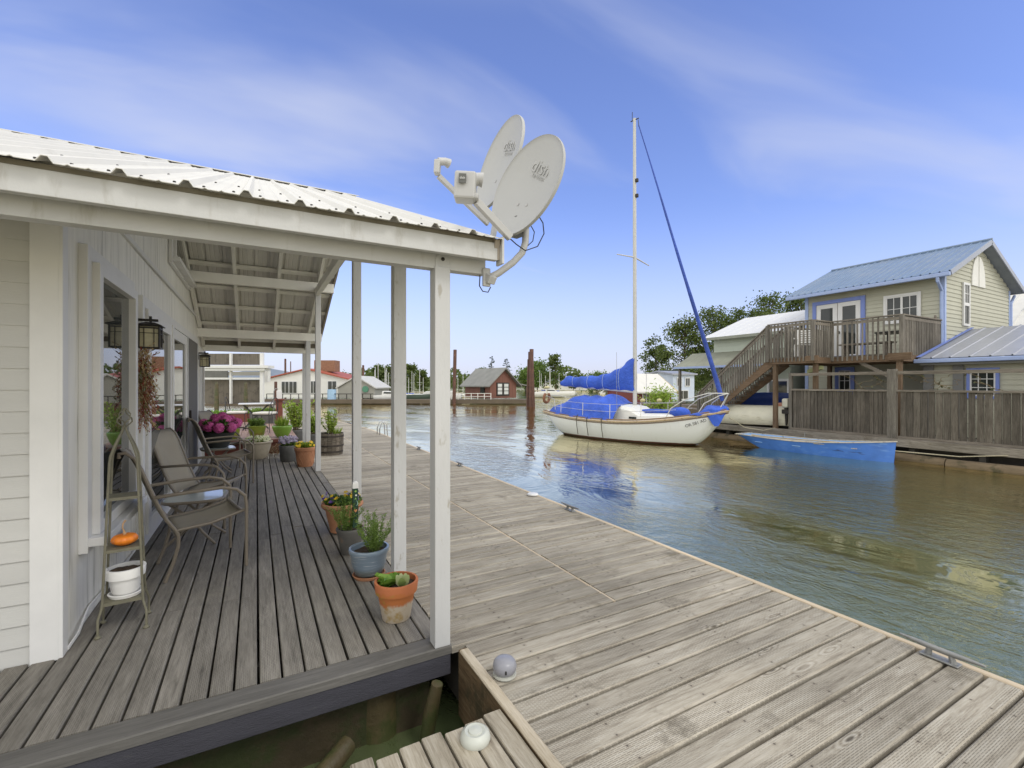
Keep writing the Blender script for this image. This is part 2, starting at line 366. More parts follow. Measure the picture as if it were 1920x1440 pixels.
for yy in (2.9,3.8,4.7,5.6,6.5,7.4,8.3,9.2,10.1,10.8): w.box(-4.2,.93,yy,yy+.05,-.18,-.043)
w.box(-4.3,.93,3.6,10.9,-.24,-.185)  # dark sheet added below the joists to keep board gaps shaded
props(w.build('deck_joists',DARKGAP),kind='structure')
# ---------------------------------------------------------------- boardwalk (dock)
DOCKW=plankmat('weathered_dock_boards',((.17,.142,.108),(.335,.30,.24),(.45,.415,.35)),'x',.85,.9,1.0,(1.5,.1445,.555),True,.75,.17,stain=((.15,.13,.098),2.2,.56))
DOCKEDGE=plankmat('fresh_edge_timber',((.42,.33,.22),(.55,.45,.32),(.62,.53,.40)),'y',.75,1,.2,None,False,.2,.08)
Z0=-.03; w=MB(); y=-1.5; rnd=random.Random(5)
while y<46:
    wd=.1445; yc=y+wd/2
    xr=3.36 if yc<16 else 3.36-(yc-16)*.10 if yc<24 else 2.56-(yc-24)*.03
    zz=Z0+rnd.uniform(-.003,.003); cant=rnd.uniform(-.02,.02)
    lx=1.075 if yc<2.55 else 1.0
    g=.014 if yc<2.55 else .012
    if yc>2.52 and yc<30:
        w.plank('x',lx,2.212,yc,wd-g,Z0-.038,zz,.008,cant); w.plank('x',2.238,xr,yc+rnd.uniform(-.003,.003),wd-g,Z0-.038,Z0+rnd.uniform(-.003,.003),.008,rnd.uniform(-.02,.02))
    else: w.plank('x',lx,xr,yc,wd-g,Z0-.038,zz,.008,cant)
    y+=wd
props(w.build('boardwalk',DOCKW),kind='structure')
w=MB(); w.plank('y',2.55,30,2.225,.020,-.06,Z0-.003,.003)
props(w.build('boardwalk_seam',DOCKEDGE),kind='structure')
w=MB()
for a,b,xa,xb in((-1.5,5.5,3.385,3.392),(5.52,9.9,3.392,3.386),(9.92,16,3.386,3.386)):
    w.plank('y',a,b,(xa+xb)/2,.048,-.20,Z0+.004,.006)
w.beam((3.386,16,-.11),(2.586,24,-.11),.048,.17); w.beam((2.586,24,-.11),(1.93,46,-.11),.048,.17)
props(w.build('boardwalk_edge_strip',DOCKEDGE,bevel=.002),kind='structure')
SIDEW=plankmat('stained_dock_side',((.05,.034,.018),(.12,.078,.04),(.20,.145,.085)),'y',.85,.6,.3,None,False,.6,.12,stain=((.035,.035,.018),3.5,.52))
w=MB(); w.plank('y',-1.5,2.50,1.045,.050,-.40,Z0+.004,.006); 
props(w.build('boardwalk_side',SIDEW),kind='structure')
w=MB(); w.box(1.075,3.34,-1.4,20,-.42,-.08); w.box(1.075,2.2,20,46,-.42,-.08); props(w.build('boardwalk_float',DARKGAP),kind='structure')  # near-black top stands in for shade between the boards above
w=MB(); w.plank('y',-1.5,2.48,1.046,.055,-.03,Z0+.012,.006)
props(w.build('boardwalk_kerb_board',plankmat('pale_splintered_board',((.22,.17,.11),(.40,.34,.25),(.52,.46,.36)),'y',.85,.8,.5,None,False,.7,.05)),kind='structure')
# walkway the photographer stands on, and dark floats added under house and walkway to shade the gap
w=MB(); x=.97; k=0
while x>-4: w.plank('y',-1.6,1.965-.012*(k%3),x,.088,-.075,-.036-.0025*(k%2),.004); x-=.099; k+=1
props(w.build('gangway_boards',plankmat('weathered_gangway',((.135,.108,.078),(.31,.272,.208),(.44,.40,.325)),'y',.85,.9,.8,None,False,.7,.14)),kind='structure')
w=MB(); w.box(-4,1.0,-1.5,1.80,-.75,-.085); props(w.build('gangway_float',DARKGAP),kind='structure'); w=MB(); w.box(-6,.90,2.66,11.2,-.9,-.25); props(w.build('added_house_float',M('mossy_shade_float',(.045,.034,.018),.6,.5,4,bmp=.8,dirt=(.028,.036,.010),dthr=(.42,.6),dscale=5)),kind='structure')  # mossy tone of the house float kept dark to stand in for shade
# drowned timbers under the porch edge
MOSS=M('mossy_wet_wood',(.085,.065,.03),.55,.35,5,bmp=.6,dirt=(.045,.055,.015),dthr=(.42,.62),dscale=4)
pl=wthing('support_piling','stubby brown piling under the porch corner at the waterline','piling',(.62,2.75,WATER))
w=MB(); w.lathe([(.12,-.9),(.125,-.4),(.118,-.18)],(.62,2.75,0),14); w.build('timber',MOSS,pl,True,local=False)
lg=wthing('drift_log','mossy drift log leaning in the dark water below the porch edge','log',(.2,2.35,WATER))
w=MB(); w.tube([(-.02,2.15,-.47),(.2,2.36,-.42),(.42,2.55,-.38)],[.045,.055,.05],9); w.build('trunk',MOSS,lg,True)
for k,(lab,pts,r) in enumerate((('dark soaked log lying flat in the water beside the porch piling',[(-.75,2.28,-.47),(-.3,2.25,-.45),(.02,2.38,-.46)],.05),('pale slanting plank end standing in the dark gap beside the dock',[(.80,2.50,-.62),(.84,2.46,-.30),(.87,2.44,-.14)],.04),('short algae covered timber at the right end of the dark gap',[(.55,2.12,-.49),(.80,2.2,-.45),(.98,2.22,-.46)],.045))):
    t=wthing('drift_log',lab,'log',tuple(pts[1])); w=MB(); w.tube(pts,[r*.9,r,r*.8],9); w.build('trunk',MOSS,t,True)
# ---------------------------------------------------------------- porch house
XW=-.95; YE=2.40; PT=.404; ZE=2.315; YR=6.85
def zr(y): return ZE+(y-YE)*PT if y<YR else ZE+(YR-YE)*PT-(y-YR)*PT
YE2=2*YR-YE
hs=wthing('porch_house','pale grey houseboat with white metal roof over its boarded porch','house',(XW,6.9,0))
# front wall of lapped boards
w=MB(); z=-.02; e=.1145
while z<2.5:
    w.prism([(-6,3.462,z),(-6,3.447,z),(-6,3.458,z+e+.012),(-6,3.468,z+e+.012)],(6-1.062,0,0)); z+=e
w.build('front_wall',SIDING,hs)
w=MB(); w.box(-1.064,-.948,3.432,3.462,-.01,2.6); w.box(-.955,-.93,3.434,3.52,-.008,2.6)
w.build('corner_board',TRIMW,hs,bevel=.003)
# long side wall, lower and upper
w=MB(); w.add([(XW,3.47,-.02),(XW,11.35,-.02),(XW,11.35,2.30),(XW,11.2,2.62),(XW,3.47,2.72)],[(0,1,2,3,4)])
w.add([(XW-.006,3.0,2.60),(XW-.006,11.2,2.60),(XW-.006,YR+4.2,zr(YR+4.2)),(XW-.006,YR,zr(YR)),(XW-.006,3.0,zr(3.0))],[(0,1,2,3,4)])
w.box(-6,XW-.02,11.33,11.36,0,2.6); w.box(-6.0,-5.9,3.47,11.3,0,3)
w.build('side_wall',WALLP,hs)
w=MB(); w.prism([(XW,3.5,2.70),(XW+.022,3.5,2.70),(XW+.022,3.5,2.745),(XW,3.5,2.775)],(0,7.75,0)); w.build('wall_band',TRIMW,hs)
w=MB(); w.box(XW-.01,XW+.03,11.26,11.372,0,2.3); w.build('far_corner_board',TRIMW,hs,bevel=.003)
# picture window, boxed out from the wall
def boxframe(w,x0,x1,ya,yb,za,zb,t):
    w.box(x0,x1,ya,ya+t,za,zb); w.box(x0,x1,yb-t,yb,za,zb); w.box(x0,x1,ya+t,yb-t,za,za+t); w.box(x0,x1,ya+t,yb-t,zb-t,zb)
def side_window(ya,yb,za,zb,proj,ft,name='window',sill=True,cas=.09):
    w=MB(); boxframe(w,XW,XW+proj*.55,ya,yb,za,zb,cas); fr=w.build(name,TRIMW,hs,bevel=.003)
    w=MB(); boxframe(w,XW+.002,XW+proj,ya+cas,yb-cas,za+cas,zb-cas,ft); w.build('frame',TRIMW,fr,bevel=.003)
    w=MB(); w.box(XW,XW+proj*.45,ya+cas+ft,yb-cas-ft,za+cas+ft,zb-cas-ft); w.build('pane',GLASS,fr)
    if sill:
        w=MB(); w.box(XW,XW+proj+.05,ya+.01,yb-.01,za+cas-.055,za+cas-.002); w.build('sill',TRIMW,fr,bevel=.004)
    return fr
side_window(3.76,5.02,.46,2.36,.085,.075)
side_window(7.10,8.98,3.0,3.72,.07,.05)
side_window(10.50,11.22,.55,2.20,.05,.06)
# sliding door: casing, two glazed panels, dark screen
w=MB(); boxframe(w,XW,XW+.05,5.33,9.98,.0,2.31,.10); dr=w.build('sliding_door',TRIMW,hs,bevel=.003)
w=MB()
for ya,yb,xo in((5.44,6.85,.045),(6.85,8.42,.02)): boxframe(w,XW+.003,XW+xo+.03,ya,yb,.1,2.2,.13)
w.box(XW,XW+.09,6.80,6.88,.1,2.2)
w.build('sash',TRIMW,dr,bevel=.003)
w=MB(); w.box(XW,XW+.045,5.565,6.72,.22,2.08); w.box(XW,XW+.03,6.98,8.29,.22,2.08); w.build('pane',GLASS,dr)
w=MB(); w.box(XW,XW+.052,8.47,9.83,.1,2.2); w.build('screen',M('insect_screen',(.12,.115,.105),.8,.08,200),dr)
w=MB(); w.box(XW,XW+.062,8.43,8.475,.1,2.2); w.build('screen_frame',TRIMW,dr)
w=MB(); w.cbox((XW+.075,8.60,1.02),(.03,.035,.16)); w.build('handle',DARKM,dr,bevel=.004)
# roof: ribbed metal, two slopes as one sheet
w=MB(); prof=[]; X0=1.235; k=0
pit=.2165
x=X0
while x>-7:
    prof+=[(x,0),(x-.055,0),(x-.065,.005),(x-.075,0),(x-.115,0),(x-.125,.005),(x-.135,0),(x-.165,0),(x-.181,.024),(x-.200,.024)]; x-=pit
rows=[]
for y in (YE-.055,YE+1.2,YE+2.4,YR,YE2-2.4,YE2-1.2,YE2+.055):
    rows.append([(px,y,zr(y)+.028+pz) for px,pz in prof])
w.grid(rows); w.build('roof',METALW,hs,solid=.003)
rf=bpy.data.objects[[o.name for o in hs.children if o.name.startswith('roof')][-1]]
w=MB(); 
for s in(-1,1): w.beam((-7,YR+s*.11,zr(YR)+.012),(X0+.01,YR+s*.11,zr(YR)+.012),.22,.006,(0,s*PT,1))
w.build('ridge_cap',METALW,rf)
sc=None
for xx in [X0-.19-pit*k for k in range(10)]:
    for yy in (YE+.03,YE+.72):
        for dx in(.055,-.05):
            if sc is None:
                w=MB(); w.lathe([(.006,0),(.006,.006),(.0,.008)],(0,0,0),6); sc=w.build('roof_screw',DARKM,rf,local=True); me_=sc.data
            else:
                sc=bpy.data.objects.new('roof_screw',me_); COL.objects.link(sc); sc.parent=rf
            sc.location=Vector((xx+dx,yy,zr(yy)+.029))-OFF[hs.name]
# eave edge: fascia, header beam, dark drip gap
w=MB(); w.box(-7,1.222,YE,YE+.04,2.212,2.312); w.build('fascia',PAINT,hs,bevel=.003); w=MB(); w.box(-7,1.222,YE2-.04,YE2,2.212,2.312); w.build('fascia',PAINT,hs,bevel=.003)
w=MB(); w.box(-7,1.215,YE+.012,YE+.035,2.313,2.337); w.build('eave_filler',M('dark_gap_filler',(.20,.18,.14),.85,.2,6),hs); w=MB(); w.box(-.94,1.2,11.17,11.21,2.28,zr(11.19)+.02); w.build('eave_filler',MATS['dark_gap_filler'],hs)  # brown strips stand for the dark drip gap; far one blocks a light leak
w=MB(); w.box(-7,1.205,2.527,2.60,2.155,2.262); w.build('eave_beam',PAINT,hs,bevel=.003)
w=MB(); w.box(-.94,1.205,11.14,11.24,2.165,2.285); w.build('far_eave_beam',PAINT_CEIL,hs,bevel=.003)
w=MB(); w.beam((1.228,YE,2.265),(1.228,YE+.001,2.265),.02,.1)
for a,b in((YE,YR),(YE2,YR)): w.beam((1.215,a,zr(a)-.035),(1.215,b,zr(b)-.035),.03,.10)
w.build('rake_board',M('brown_rake',(.30,.26,.21),.7,.12,4),hs)
w=MB(); w.box(1.235,1.249,YE-.03,YE+.05,2.19,2.345); w.build('drip_edge',PAINT,hs,bevel=.002)
# rafters, battens and purlins under the roof
for xx in (-.92,-.30,.335,.955):
    for a,b in((YE+.14,YR),(YE2-.14,YR)):
        w=MB(); w.beam((xx,a,zr(a)-.085),(xx,b,zr(b)-.085),.045,.11,(0,0,1)); w.build('rafter',PAINT_CEIL,hs,bevel=.003)
for k in range(8):
    for yy in(YE+.25+.60*k,YE2-.25-.60*k):
        if abs(yy-YR)>.15:
            w=MB(); w.cbox((.12,yy,zr(yy)-.012),(2.2,.09,.025),0,math.atan(PT)*(1 if yy<YR else -1)); w.build('batten',PAINT_CEIL,hs)
for yy in (3.46,5.14,8.66,10.40):
    w=MB(); w.box(XW,1.19,yy-.045,yy+.045,zr(yy)-.30,zr(yy)-.145); w.build('purlin',PAINT_CEIL,hs,bevel=.003)
w=MB(); w.box(XW,1.19,YR-.04,YR+.04,zr(YR)-.24,zr(YR)-.08); w.build('ridge_beam',PAINT_CEIL,hs,bevel=.003)
w=MB(); w.box(.885,.965,5.19,8.61,3.02,3.14); w.build('tie_beam',PAINT_CEIL,hs,bevel=.003)
px1=.978
for yy,top in((2.565,2.17),(3.46,zr(3.46)-.30),(5.14,zr(5.14)-.30),(8.66,zr(8.66)-.30),(10.40,zr(10.4)-.30),(11.19,2.165)):
    wd=.092 if yy<4 else .085
    w=MB(); w.box(px1-wd,px1,yy-wd/2,yy+wd/2,.004,top); w.build('post',PAINT_POST,hs,bevel=.004)
w=MB(); cx=px1-.046; w.prism([(cx-.043,2.521,2.165),(cx+.043,2.521,2.165),(cx+.043,2.521,2.215),(cx+.02,2.521,2.245),(cx-.02,2.521,2.245),(cx-.043,2.521,2.215)],(0,.008,0)); w.build('post_gusset',PAINT_POST,hs,bevel=.002)
w=MB(); w.lathe([(.011,0),(.011,.006),(0,.009)],(cx,2.521,2.21),8,Matrix.Rotation(PI/2,3,'X')); w.build('bolt',DARKM,hs)
# ---------------------------------------------------------------- things on the porch
SLING=M('taupe_sling_fabric',(.30,.268,.205),.75,.06,8,bmp=.25,bs=220)
def make_chair(label,group):
    t=thing('patio_chair',label,'chair',(0,0,0),0,group)
    prof=[(-.20,.375),(-.255,.46),(-.315,.60),(-.365,.74),(-.41,.87),(-.45,.955),(-.50,1.0),(-.535,.995)]
    # sling backrest
    w=MB(); rows=[]
    for x,z in prof[:-1]: rows.append([(x-.018*(1-(2*j/8-1)**2),(-.225+.45*j/8),z) for j in range(9)])
    w.grid(rows); w.build('backrest',SLING,t,True,solid=.006)
    w=MB(); rows=[]
    for i in range(9):
        u=i/8; x=-.21+.475*u; z=.375+.075*u+ (.012 if i==8 else 0)-(.02*math.sin(PI*u))
        rows.append([(x,-.235+.47*j/8,z-.018*(1-(2*j/8-1)**2)) for j in range(9)])
    w.grid(rows); w.build('seat',SLING,t,True,solid=.006)
    for s in(-1,1):
        w=MB(); y=s*.245
        pts=[(x,y,z) for x,z in prof[::-1]]+[(-.185,y,.33),(-.185,y*1.0,.26),(-.215,y,.14),(-.268,y,0.0)]
        pts=[(-.535,y*.96,.965)]+pts
        w.tube(pts,.0135,8); w.build('side_frame',BROWNM,t,True)
        w=MB(); ya=s*.285
        w.tube([(-.335,s*.25,.65),(-.30,ya*.95,.655),(-.1,ya,.665),(.10,ya,.668),(.20,ya,.64),(.262,ya,.575),(.272,ya,.50),(.27,ya,.25),(.27,ya,.0)],.0135,8)
        w.build('arm_frame',BROWNM,t,True)
        w=MB(); w.tube([(-.20,s*.243,.375),(.03,s*.246,.392),(.2,s*.25,.437),(.255,s*.262,.455),(.27,s*.283,.46)],.0125,8); w.build('seat_rail',BROWNM,t,True)
    w=MB(); w.tube([(.245,-.25,.452),(.245,.25,.452)],.011,8); w.build('crossbar',BROWNM,t,True)
    w=MB(); w.tube([(-.185,-.245,.30),(-.185,.245,.30)],.010,8); w.build('crossbar',BROWNM,t,True)
    return t
G='sling patio chairs along the house wall'
ch=make_chair('brown sling patio chair nearest the plant stand, seen from behind its arm',G)
ch.location=(-.40,4.65,.003); ch.rotation_euler=(0,0,R(13.8))
dup(ch,(-.45,6.02,.003),R(-19),'brown sling patio chair across the glass table, its tan backrest facing the camera',G)
dup(ch,(-.36,8.32,.003),R(12),'brown sling patio chair whose dark backrest stands just before the pink hydrangea',G)
dup(ch,(-.40,10.05,.003),R(-22),'brown sling patio chair farthest along the porch, behind the hydrangea pot',G)
CLEARTOP=M('frosted_table_glass',(.42,.46,.44),.08,.08,6,spec=.8)
def make_table(label,g):
    t=thing('side_table',label,'table',(0,0,0),0,g)
    w=MB(); n=28; a=.235; pts=[]
    for i in range(n):
        u=2*PI*i/n; c,s=math.cos(u),math.sin(u); pts.append((a*math.copysign(abs(c)**.45,c),a*math.copysign(abs(s)**.45,s),.425))
    w.prism(pts,(0,0,.008)); w.build('glass_top',CLEARTOP,t)
    w=MB(); w.tube([(x*1.02,y*1.02,.418) for x,y,z in pts]+[(pts[0][0]*1.02,pts[0][1]*1.02,.418)],.014,8,False); w.build('top_rim',BROWNM,t,True)
    for s in(-1,1):
        for q in(-1,1):
            w=MB(); w.tube([(q*.02+s*.17,q*.15,.405),(q*.02+s*.10,q*.11,.33),(q*.02,q*.09,.235),(-s*.10+q*.02,q*.12,.10),(-s*.20+q*.02,q*.17,.004)],.012,8); w.build('leg',BROWNM,t,True)
    return t
tb=make_table('small glass topped side table between the two nearest patio chairs','glass side tables'); tb.location=(-.50,5.36,.003); tb.rotation_euler=(0,0,R(-5))
dup(tb,(-.56,9.25,.003),R(8),'small glass topped side table carrying the pink hydrangea pot')
# ----- pots
TERRA=M('terracotta',(.40,.155,.065),.8,.14,8,bmp=.15,bs=60,dirt=(.34,.20,.12),dthr=(.55,.75),dscale=9)
TERRA2=M('pale_terracotta',(.40,.185,.095),.8,.12,8,bmp=.12,bs=60,dirt=(.33,.2,.13),dthr=(.6,.8),dscale=8)
SOIL=M('potting_soil',(.05,.032,.018),.95,.4,30,bmp=.9,bs=70,dirt=(.13,.09,.05),dthr=(.58,.66),dscale=40)
def mossyterra():
    m,nt,b=nodes('lime_stained_terracotta'); tc=N(nt,'ShaderNodeTexCoord').outputs['Object']; sp=N(nt,'ShaderNodeSeparateXYZ'); nt.links.new(tc,sp.inputs[0])
    nz=noise(nt,tc,14,6,.65); z=math_(nt,'ADD',sp.outputs[2],math_(nt,'MULTIPLY',math_(nt,'SUBTRACT',nz,.5),.14))
    c=mixc(nt,mrange(nt,z,.09,.125,1,0),(.40,.13,.035),(.44,.37,.28))
    c=mixc(nt,mrange(nt,noise(nt,tc,11,5),.52,.66,0,.75),c,(.30,.19,.03))
    c=mixc(nt,mrange(nt,z,.182,.20,0,1),c,(.42,.135,.05)); nt.links.new(c,b.inputs['Base Color']); b.inputs['Roughness'].default_value=.85; bump(nt,b,nz,.35,.004); return m
def pot(name,label,cat,loc,prof,mat,soilz,rs,group=None,rim=None,saucer=None,n=36):
    t=thing(name,label,cat,loc,random.uniform(0,6),group)
    w=MB(); top=prof[-1]; th=.014
    full=prof+[(top[0]-th,top[1]+.001),(rs+.002,soilz-.005)]
    w.lathe([(0,prof[0][1])]+full,n=n); w.build('pot',mat,t,True,bevel=0)
    w=MB(); rows=[]; rr=[0,.35,.7,1]
    for f in rr: rows.append([((rs*f)*math.cos(2*PI*j/20),(rs*f)*math.sin(2*PI*j/20),soilz+random.uniform(-.006,.008)) for j in range(20)])
    w.grid(rows,True); w.build('soil',SOIL,t,True)
    if saucer:
        r,h,sm=saucer; w=MB(); w.lathe([(0,.0),(r*.9,0),(r,h),(r-.008,h+.002),(r*.86,.008),(0,.008)],n=n); w.build('saucer',sm,t,True)
    return t
def herb(t,name,mat,n,base,spread,hgt,leafL,leafW,ldens,lean=.4,z0=0,rb=.05,bend=.3,stemr=.0022,stemm=None):
    w=MB(); st=MB(); rnd=random.Random(n*7+int(hgt*1000))
    for i in range(n):
        a=rnd.uniform(0,2*PI); r=rnd.uniform(0,rb); p=Vector((base[0]+r*math.cos(a),base[1]+r*math.sin(a),z0))
        d=Vector((math.cos(a)*rnd.uniform(0,spread),math.sin(a)*rnd.uniform(0,spread),1)).normalized(); L=hgt*rnd.uniform(.55,1); k=7; pts=[p.copy()]
        for q in range(k):
            d=(d+Vector((rnd.uniform(-1,1),rnd.uniform(-1,1),rnd.uniform(-.6,.6)))*bend*.35).normalized(); p=p+d*L/k; pts.append(p.copy())
            if q>=1:
                for _ in range(ldens):
                    u=rnd.uniform(0,2*PI); ld=(d*rnd.uniform(.1,.9)+Vector((math.cos(u),math.sin(u),rnd.uniform(-.1,.6)))*lean*2).normalized()
                    w.leaf(p-d*rnd.uniform(0,L/k),ld,leafL*rnd.uniform(.6,1.1),leafW*rnd.uniform(.7,1.1))
        st.tube(pts,stemr,5)
    st.build('stem',stemm or mat,t,True); w.build(name,mat,t)
LEAF1=leafmat('herb_leaf',(.10,.17,.03),(.22,.31,.08)); LEAF2=leafmat('deep_leaf',(.03,.075,.015),(.08,.15,.03)); LEAF3=leafmat('lettuce_leaf',(.10,.22,.03),(.24,.38,.07)); LEAFY=leafmat('lime_leaf',(.16,.26,.03),(.34,.44,.08))
STEMB=M('woody_stem',(.14,.10,.05),.85)
# white pot, pumpkin on the plant stand
OLIVE=M('olive_iron',(.15,.14,.095),.5,.2,14,bmp=.2,dirt=(.22,.2,.13),dthr=(.6,.75),dscale=20)
ps=wthing('plant_stand','tall olive iron plant stand with three shelves and a twisted cage top','plant stand',(-.715,3.70,0))
CX,CY=-.715,3.70
def ring4(h,z,a=0): return [(CX+h*sx*math.cos(a)-h*sy*math.sin(a),CY+h*sx*math.sin(a)+h*sy*math.cos(a),z) for sx,sy in((-1,-1),(1,-1),(1,1),(-1,1))]
tw=R(6)
lv=[(.113,.005),(.113,.11),(.098,.165),(.094,.21),(.084,.50),(.073,.81),(.066,1.02),(.062,1.06),(.045,1.12),(.018,1.19),(.006,1.225)]
for q in range(4):
    w=MB(); pts=[ring4(h,z,tw)[q] for h,z in lv]
    pts+=[ring4(h,z,tw+a)[q] for h,z,a in((.010,1.24,.5),(.026,1.265,1.0),(.030,1.285,1.5),(.020,1.315,2.1),(.004,1.35,2.6))]
    w.tube(pts,[.0068]*len(lv)+[.004]*5,8); w.build('leg',OLIVE,ps,True)
    w=MB(); x,y,_=pts[0]; w.lathe([(.0,.003),(.016,.003),(.018,.010),(.010,.018),(.0,.02)],(x,y,0),12); w.build('foot',OLIVE,ps,True)
for h,z in((.094,.19),(.084,.50),(.073,.81)):
    w=MB(); w.prism(ring4(h,z-.004,tw),(0,0,.006)); 
    for i in range(4):
        r=ring4(h,z-.006,tw); w.beam(r[i],r[(i+1)%4],.006,.018)
    w.build('shelf',OLIVE,ps)
WHITEPOT=M('white_glaze',(.78,.77,.74),.35,.04,8,dirt=(.6,.58,.52),dthr=(.62,.8),dscale=10)
t=pot('flower_pot','white clay pot of bare soil on the lowest shelf of the plant stand','pot',(CX+.005,CY,.194),[(.062,.018),(.070,.03),(.083,.115),(.098,.117),(.102,.165),(.101,.172)],WHITEPOT,.150,.088,saucer=(.088,.02,WHITEPOT))
pk=thing('pumpkin','small orange pumpkin with a dry stalk on the middle shelf','pumpkin',(CX,CY,.504))
w=MB(); rows=[]
for i in range(13):
    ph=PI*i/12; rows.append([(math.sin(ph)*.066*(1+.07*abs(math.cos(4.5*2*PI*j/54))-.035)*math.cos(2*PI*j/54),math.sin(ph)*.066*(1+.07*abs(math.cos(4.5*2*PI*j/54))-.035)*math.sin(2*PI*j/54),.036-math.cos(ph)*.038-(.012*math.sin(ph/2)**18 if i>8 else 0)) for j in range(54)])
w.grid(rows,True); w.build('rind',M('pumpkin_skin',(.72,.20,.015),.4,.12,18),pk,True)
w=MB(); w.tube([(0,0,.062),(-.004,.003,.085),(-.012,.004,.105),(-.008,.0,.13),(.004,0,.15)],[.009,.005,.004,.005,.006],7); w.build('stalk',M('dry_stalk',(.42,.27,.15),.9,.3,30,bmp=.4),pk,True)
cb=MB(); 
for dz in(0,.012): cb.tube([(-.925,3.50,.012+dz),(-.922,3.66,.02+dz),(-.935,3.9,.07+dz),(-.935,4.3,.05+dz),(-.935,5.2,.03+dz)],.005,6)
props(cb.build('power_cable',TRIMW,None,True),'pale cable lying along the foot of the house wall','cable')
# ----- lanterns and dried swag
AMBER=M('seeded_amber_glass',(.46,.42,.27),.25,.12,30,spec=.6)
def make_lantern(loc,label):
    t=thing('wall_lantern',label,'lamp',loc,0,'porch wall lanterns')
    w=MB(); w.box(0,.022,-.055,.055,-.10,.085); w.build('back_plate',DARKM,t,bevel=.004)
    w=MB(); w.beam((.02,0,.06),(.19,0,.06),.022,.022); w.cbox((.135,0,.07),(.02,.02,.05)); w.cbox((.03,0,.0),(.03,.03,.12)); w.build('arm',DARKM,t,bevel=.002)
    w=MB(); cx=.135
    w.lathe([(0,.044),(.05,.040),(.130,.012),(.133,.004),(.0,.006)],(cx,0,0),4,Matrix.Rotation(PI/4,3,'Z')); w.build('hood',DARKM,t)
    w=MB(); h=.070
    for sx in(-1,1):
        for sy in(-1,1): w.box(cx+sx*h-.006,cx+sx*h+.006,sy*h-.006,sy*h+.006,-.19,.004)
    for z in(-.19,-.018):
        for s in(-1,1):
            w.box(cx-h+.006,cx+h-.006,s*h-.005,s*h+.005,z,z+.012); w.box(cx+s*h-.005,cx+s*h+.005,-h+.006,h-.006,z,z+.012)
    for s in(-1,1):
        for q in(-.5,.5): w.box(cx+q*h-.0025,cx+q*h+.0025,s*h-.004,s*h+.004,-.178,-.018); w.box(cx+s*h-.004,cx+s*h+.004,q*h-.0025,q*h+.0025,-.178,-.018)
        w.box(cx-h+.006,cx+h-.006,s*h-.004,s*h+.004,-.06,-.055); w.box(cx+s*h-.004,cx+s*h+.004,-h+.006,h-.006,-.06,-.055)
    w.build('cage',DARKM,t)
    w=MB(); w.box(cx-h+.005,cx+h-.005,-h+.005,h-.005,-.18,.0); w.build('glass',AMBER,t)
    return t
ln=make_lantern((XW+.002,5.13,2.0),'black wall lantern with amber glass above the dried flower swag')
dup(ln,(XW+.002,10.12,2.0),0,'black wall lantern with amber glass past the dark screen door')
sw=wthing('dried_swag','long swag of dried red and tan stems hanging under the lantern','swag',(-.86,5.14,1.86))
def swag(nm,mat,n,seed,lf):
    w=MB(); rnd=random.Random(seed)
    for i in range(n):
        z=1.80-.58*rnd.random(); a=rnd.uniform(-1,1); up=rnd.random()<.35
        p=Vector((-.885+rnd.uniform(-.03,.04),5.13+rnd.uniform(-.035,.035),z)); d=Vector((rnd.uniform(-.25,.75),rnd.uniform(-.8,.8),.9 if up else -.85)).normalized()
        L=rnd.uniform(.08,.17); q=p+d*L*.5+Vector((.012,0,-.004)); e=p+d*L+Vector((.02,0,-.03))
        w.tube([p,q,e],[.0018,.0015,.001],4,False)
        for k in range(lf):
            u=rnd.uniform(.3,1.05); c=p.lerp(e,u); dd=(d+Vector((rnd.uniform(-.6,.6),rnd.uniform(-.6,.6),rnd.uniform(-.3,.3)))).normalized()
            w.leaf(c,dd,rnd.uniform(.018,.034),rnd.uniform(.006,.011))
    w.build(nm,mat,sw)
swag('red_stems',leafmat('dried_red',(.16,.03,.02),(.34,.10,.06),.8,.1),120,1,7)
swag('tan_stems',leafmat('dried_tan',(.30,.20,.09),(.55,.42,.25),.8,.1),130,2,7)
swag('green_stems',leafmat('dried_green',(.07,.09,.03),(.20,.19,.08),.8,.1),60,3,6)
# ----- row of pots along the porch edge
t=pot('flower_pot','orange clay pot with a lime stained base and one lettuce, nearest the corner post','pot',(.79,2.985,.003),[(.083,0),(.088,.006),(.116,.172),(.130,.174),(.138,.236),(.136,.243)],mossyterra(),.205,.118)
w=MB(); rnd=random.Random(4)
for i in range(16):
    a=rnd.uniform(1.2,5.4); c=Vector((-.02,-.01,.205)); d=Vector((math.cos(a),math.sin(a),rnd.uniform(.2,1.1))).normalized(); L=rnd.uniform(.09,.14); s=d.cross(Vector((0,0,1))).normalized(); up=s.cross(d)
    rows=[]
    for u in range(7):
        f=u/6; ww=.036*math.sin(PI*(f*.82+.1)); rows.append([c+d*L*f+s*ww*v+up*(.022*abs(v)**1.5+.006*math.sin(9*f+4*v)-.03*f*f) for v in(-1,-.5,0,.5,1)])
    w.grid(rows)
w.build('lettuce',LEAF3,t,True)
w=MB()
for i in range(7):
    a=i*.9; c=Vector((.045,.01,.20)); d=Vector((math.cos(a)*.5,math.sin(a)*.5,1)).normalized(); s=d.orthogonal().normalized()
    rows=[[c+d*.085*f+s*.024*math.sin(PI*(f*.8+.12))*v for v in(-1,0,1)] for f in(0,.25,.5,.75,1)]; w.grid(rows)
w.build('bolting_leaves',leafmat('variegated_leaf',(.2,.3,.08),(.5,.52,.3)),t,True)
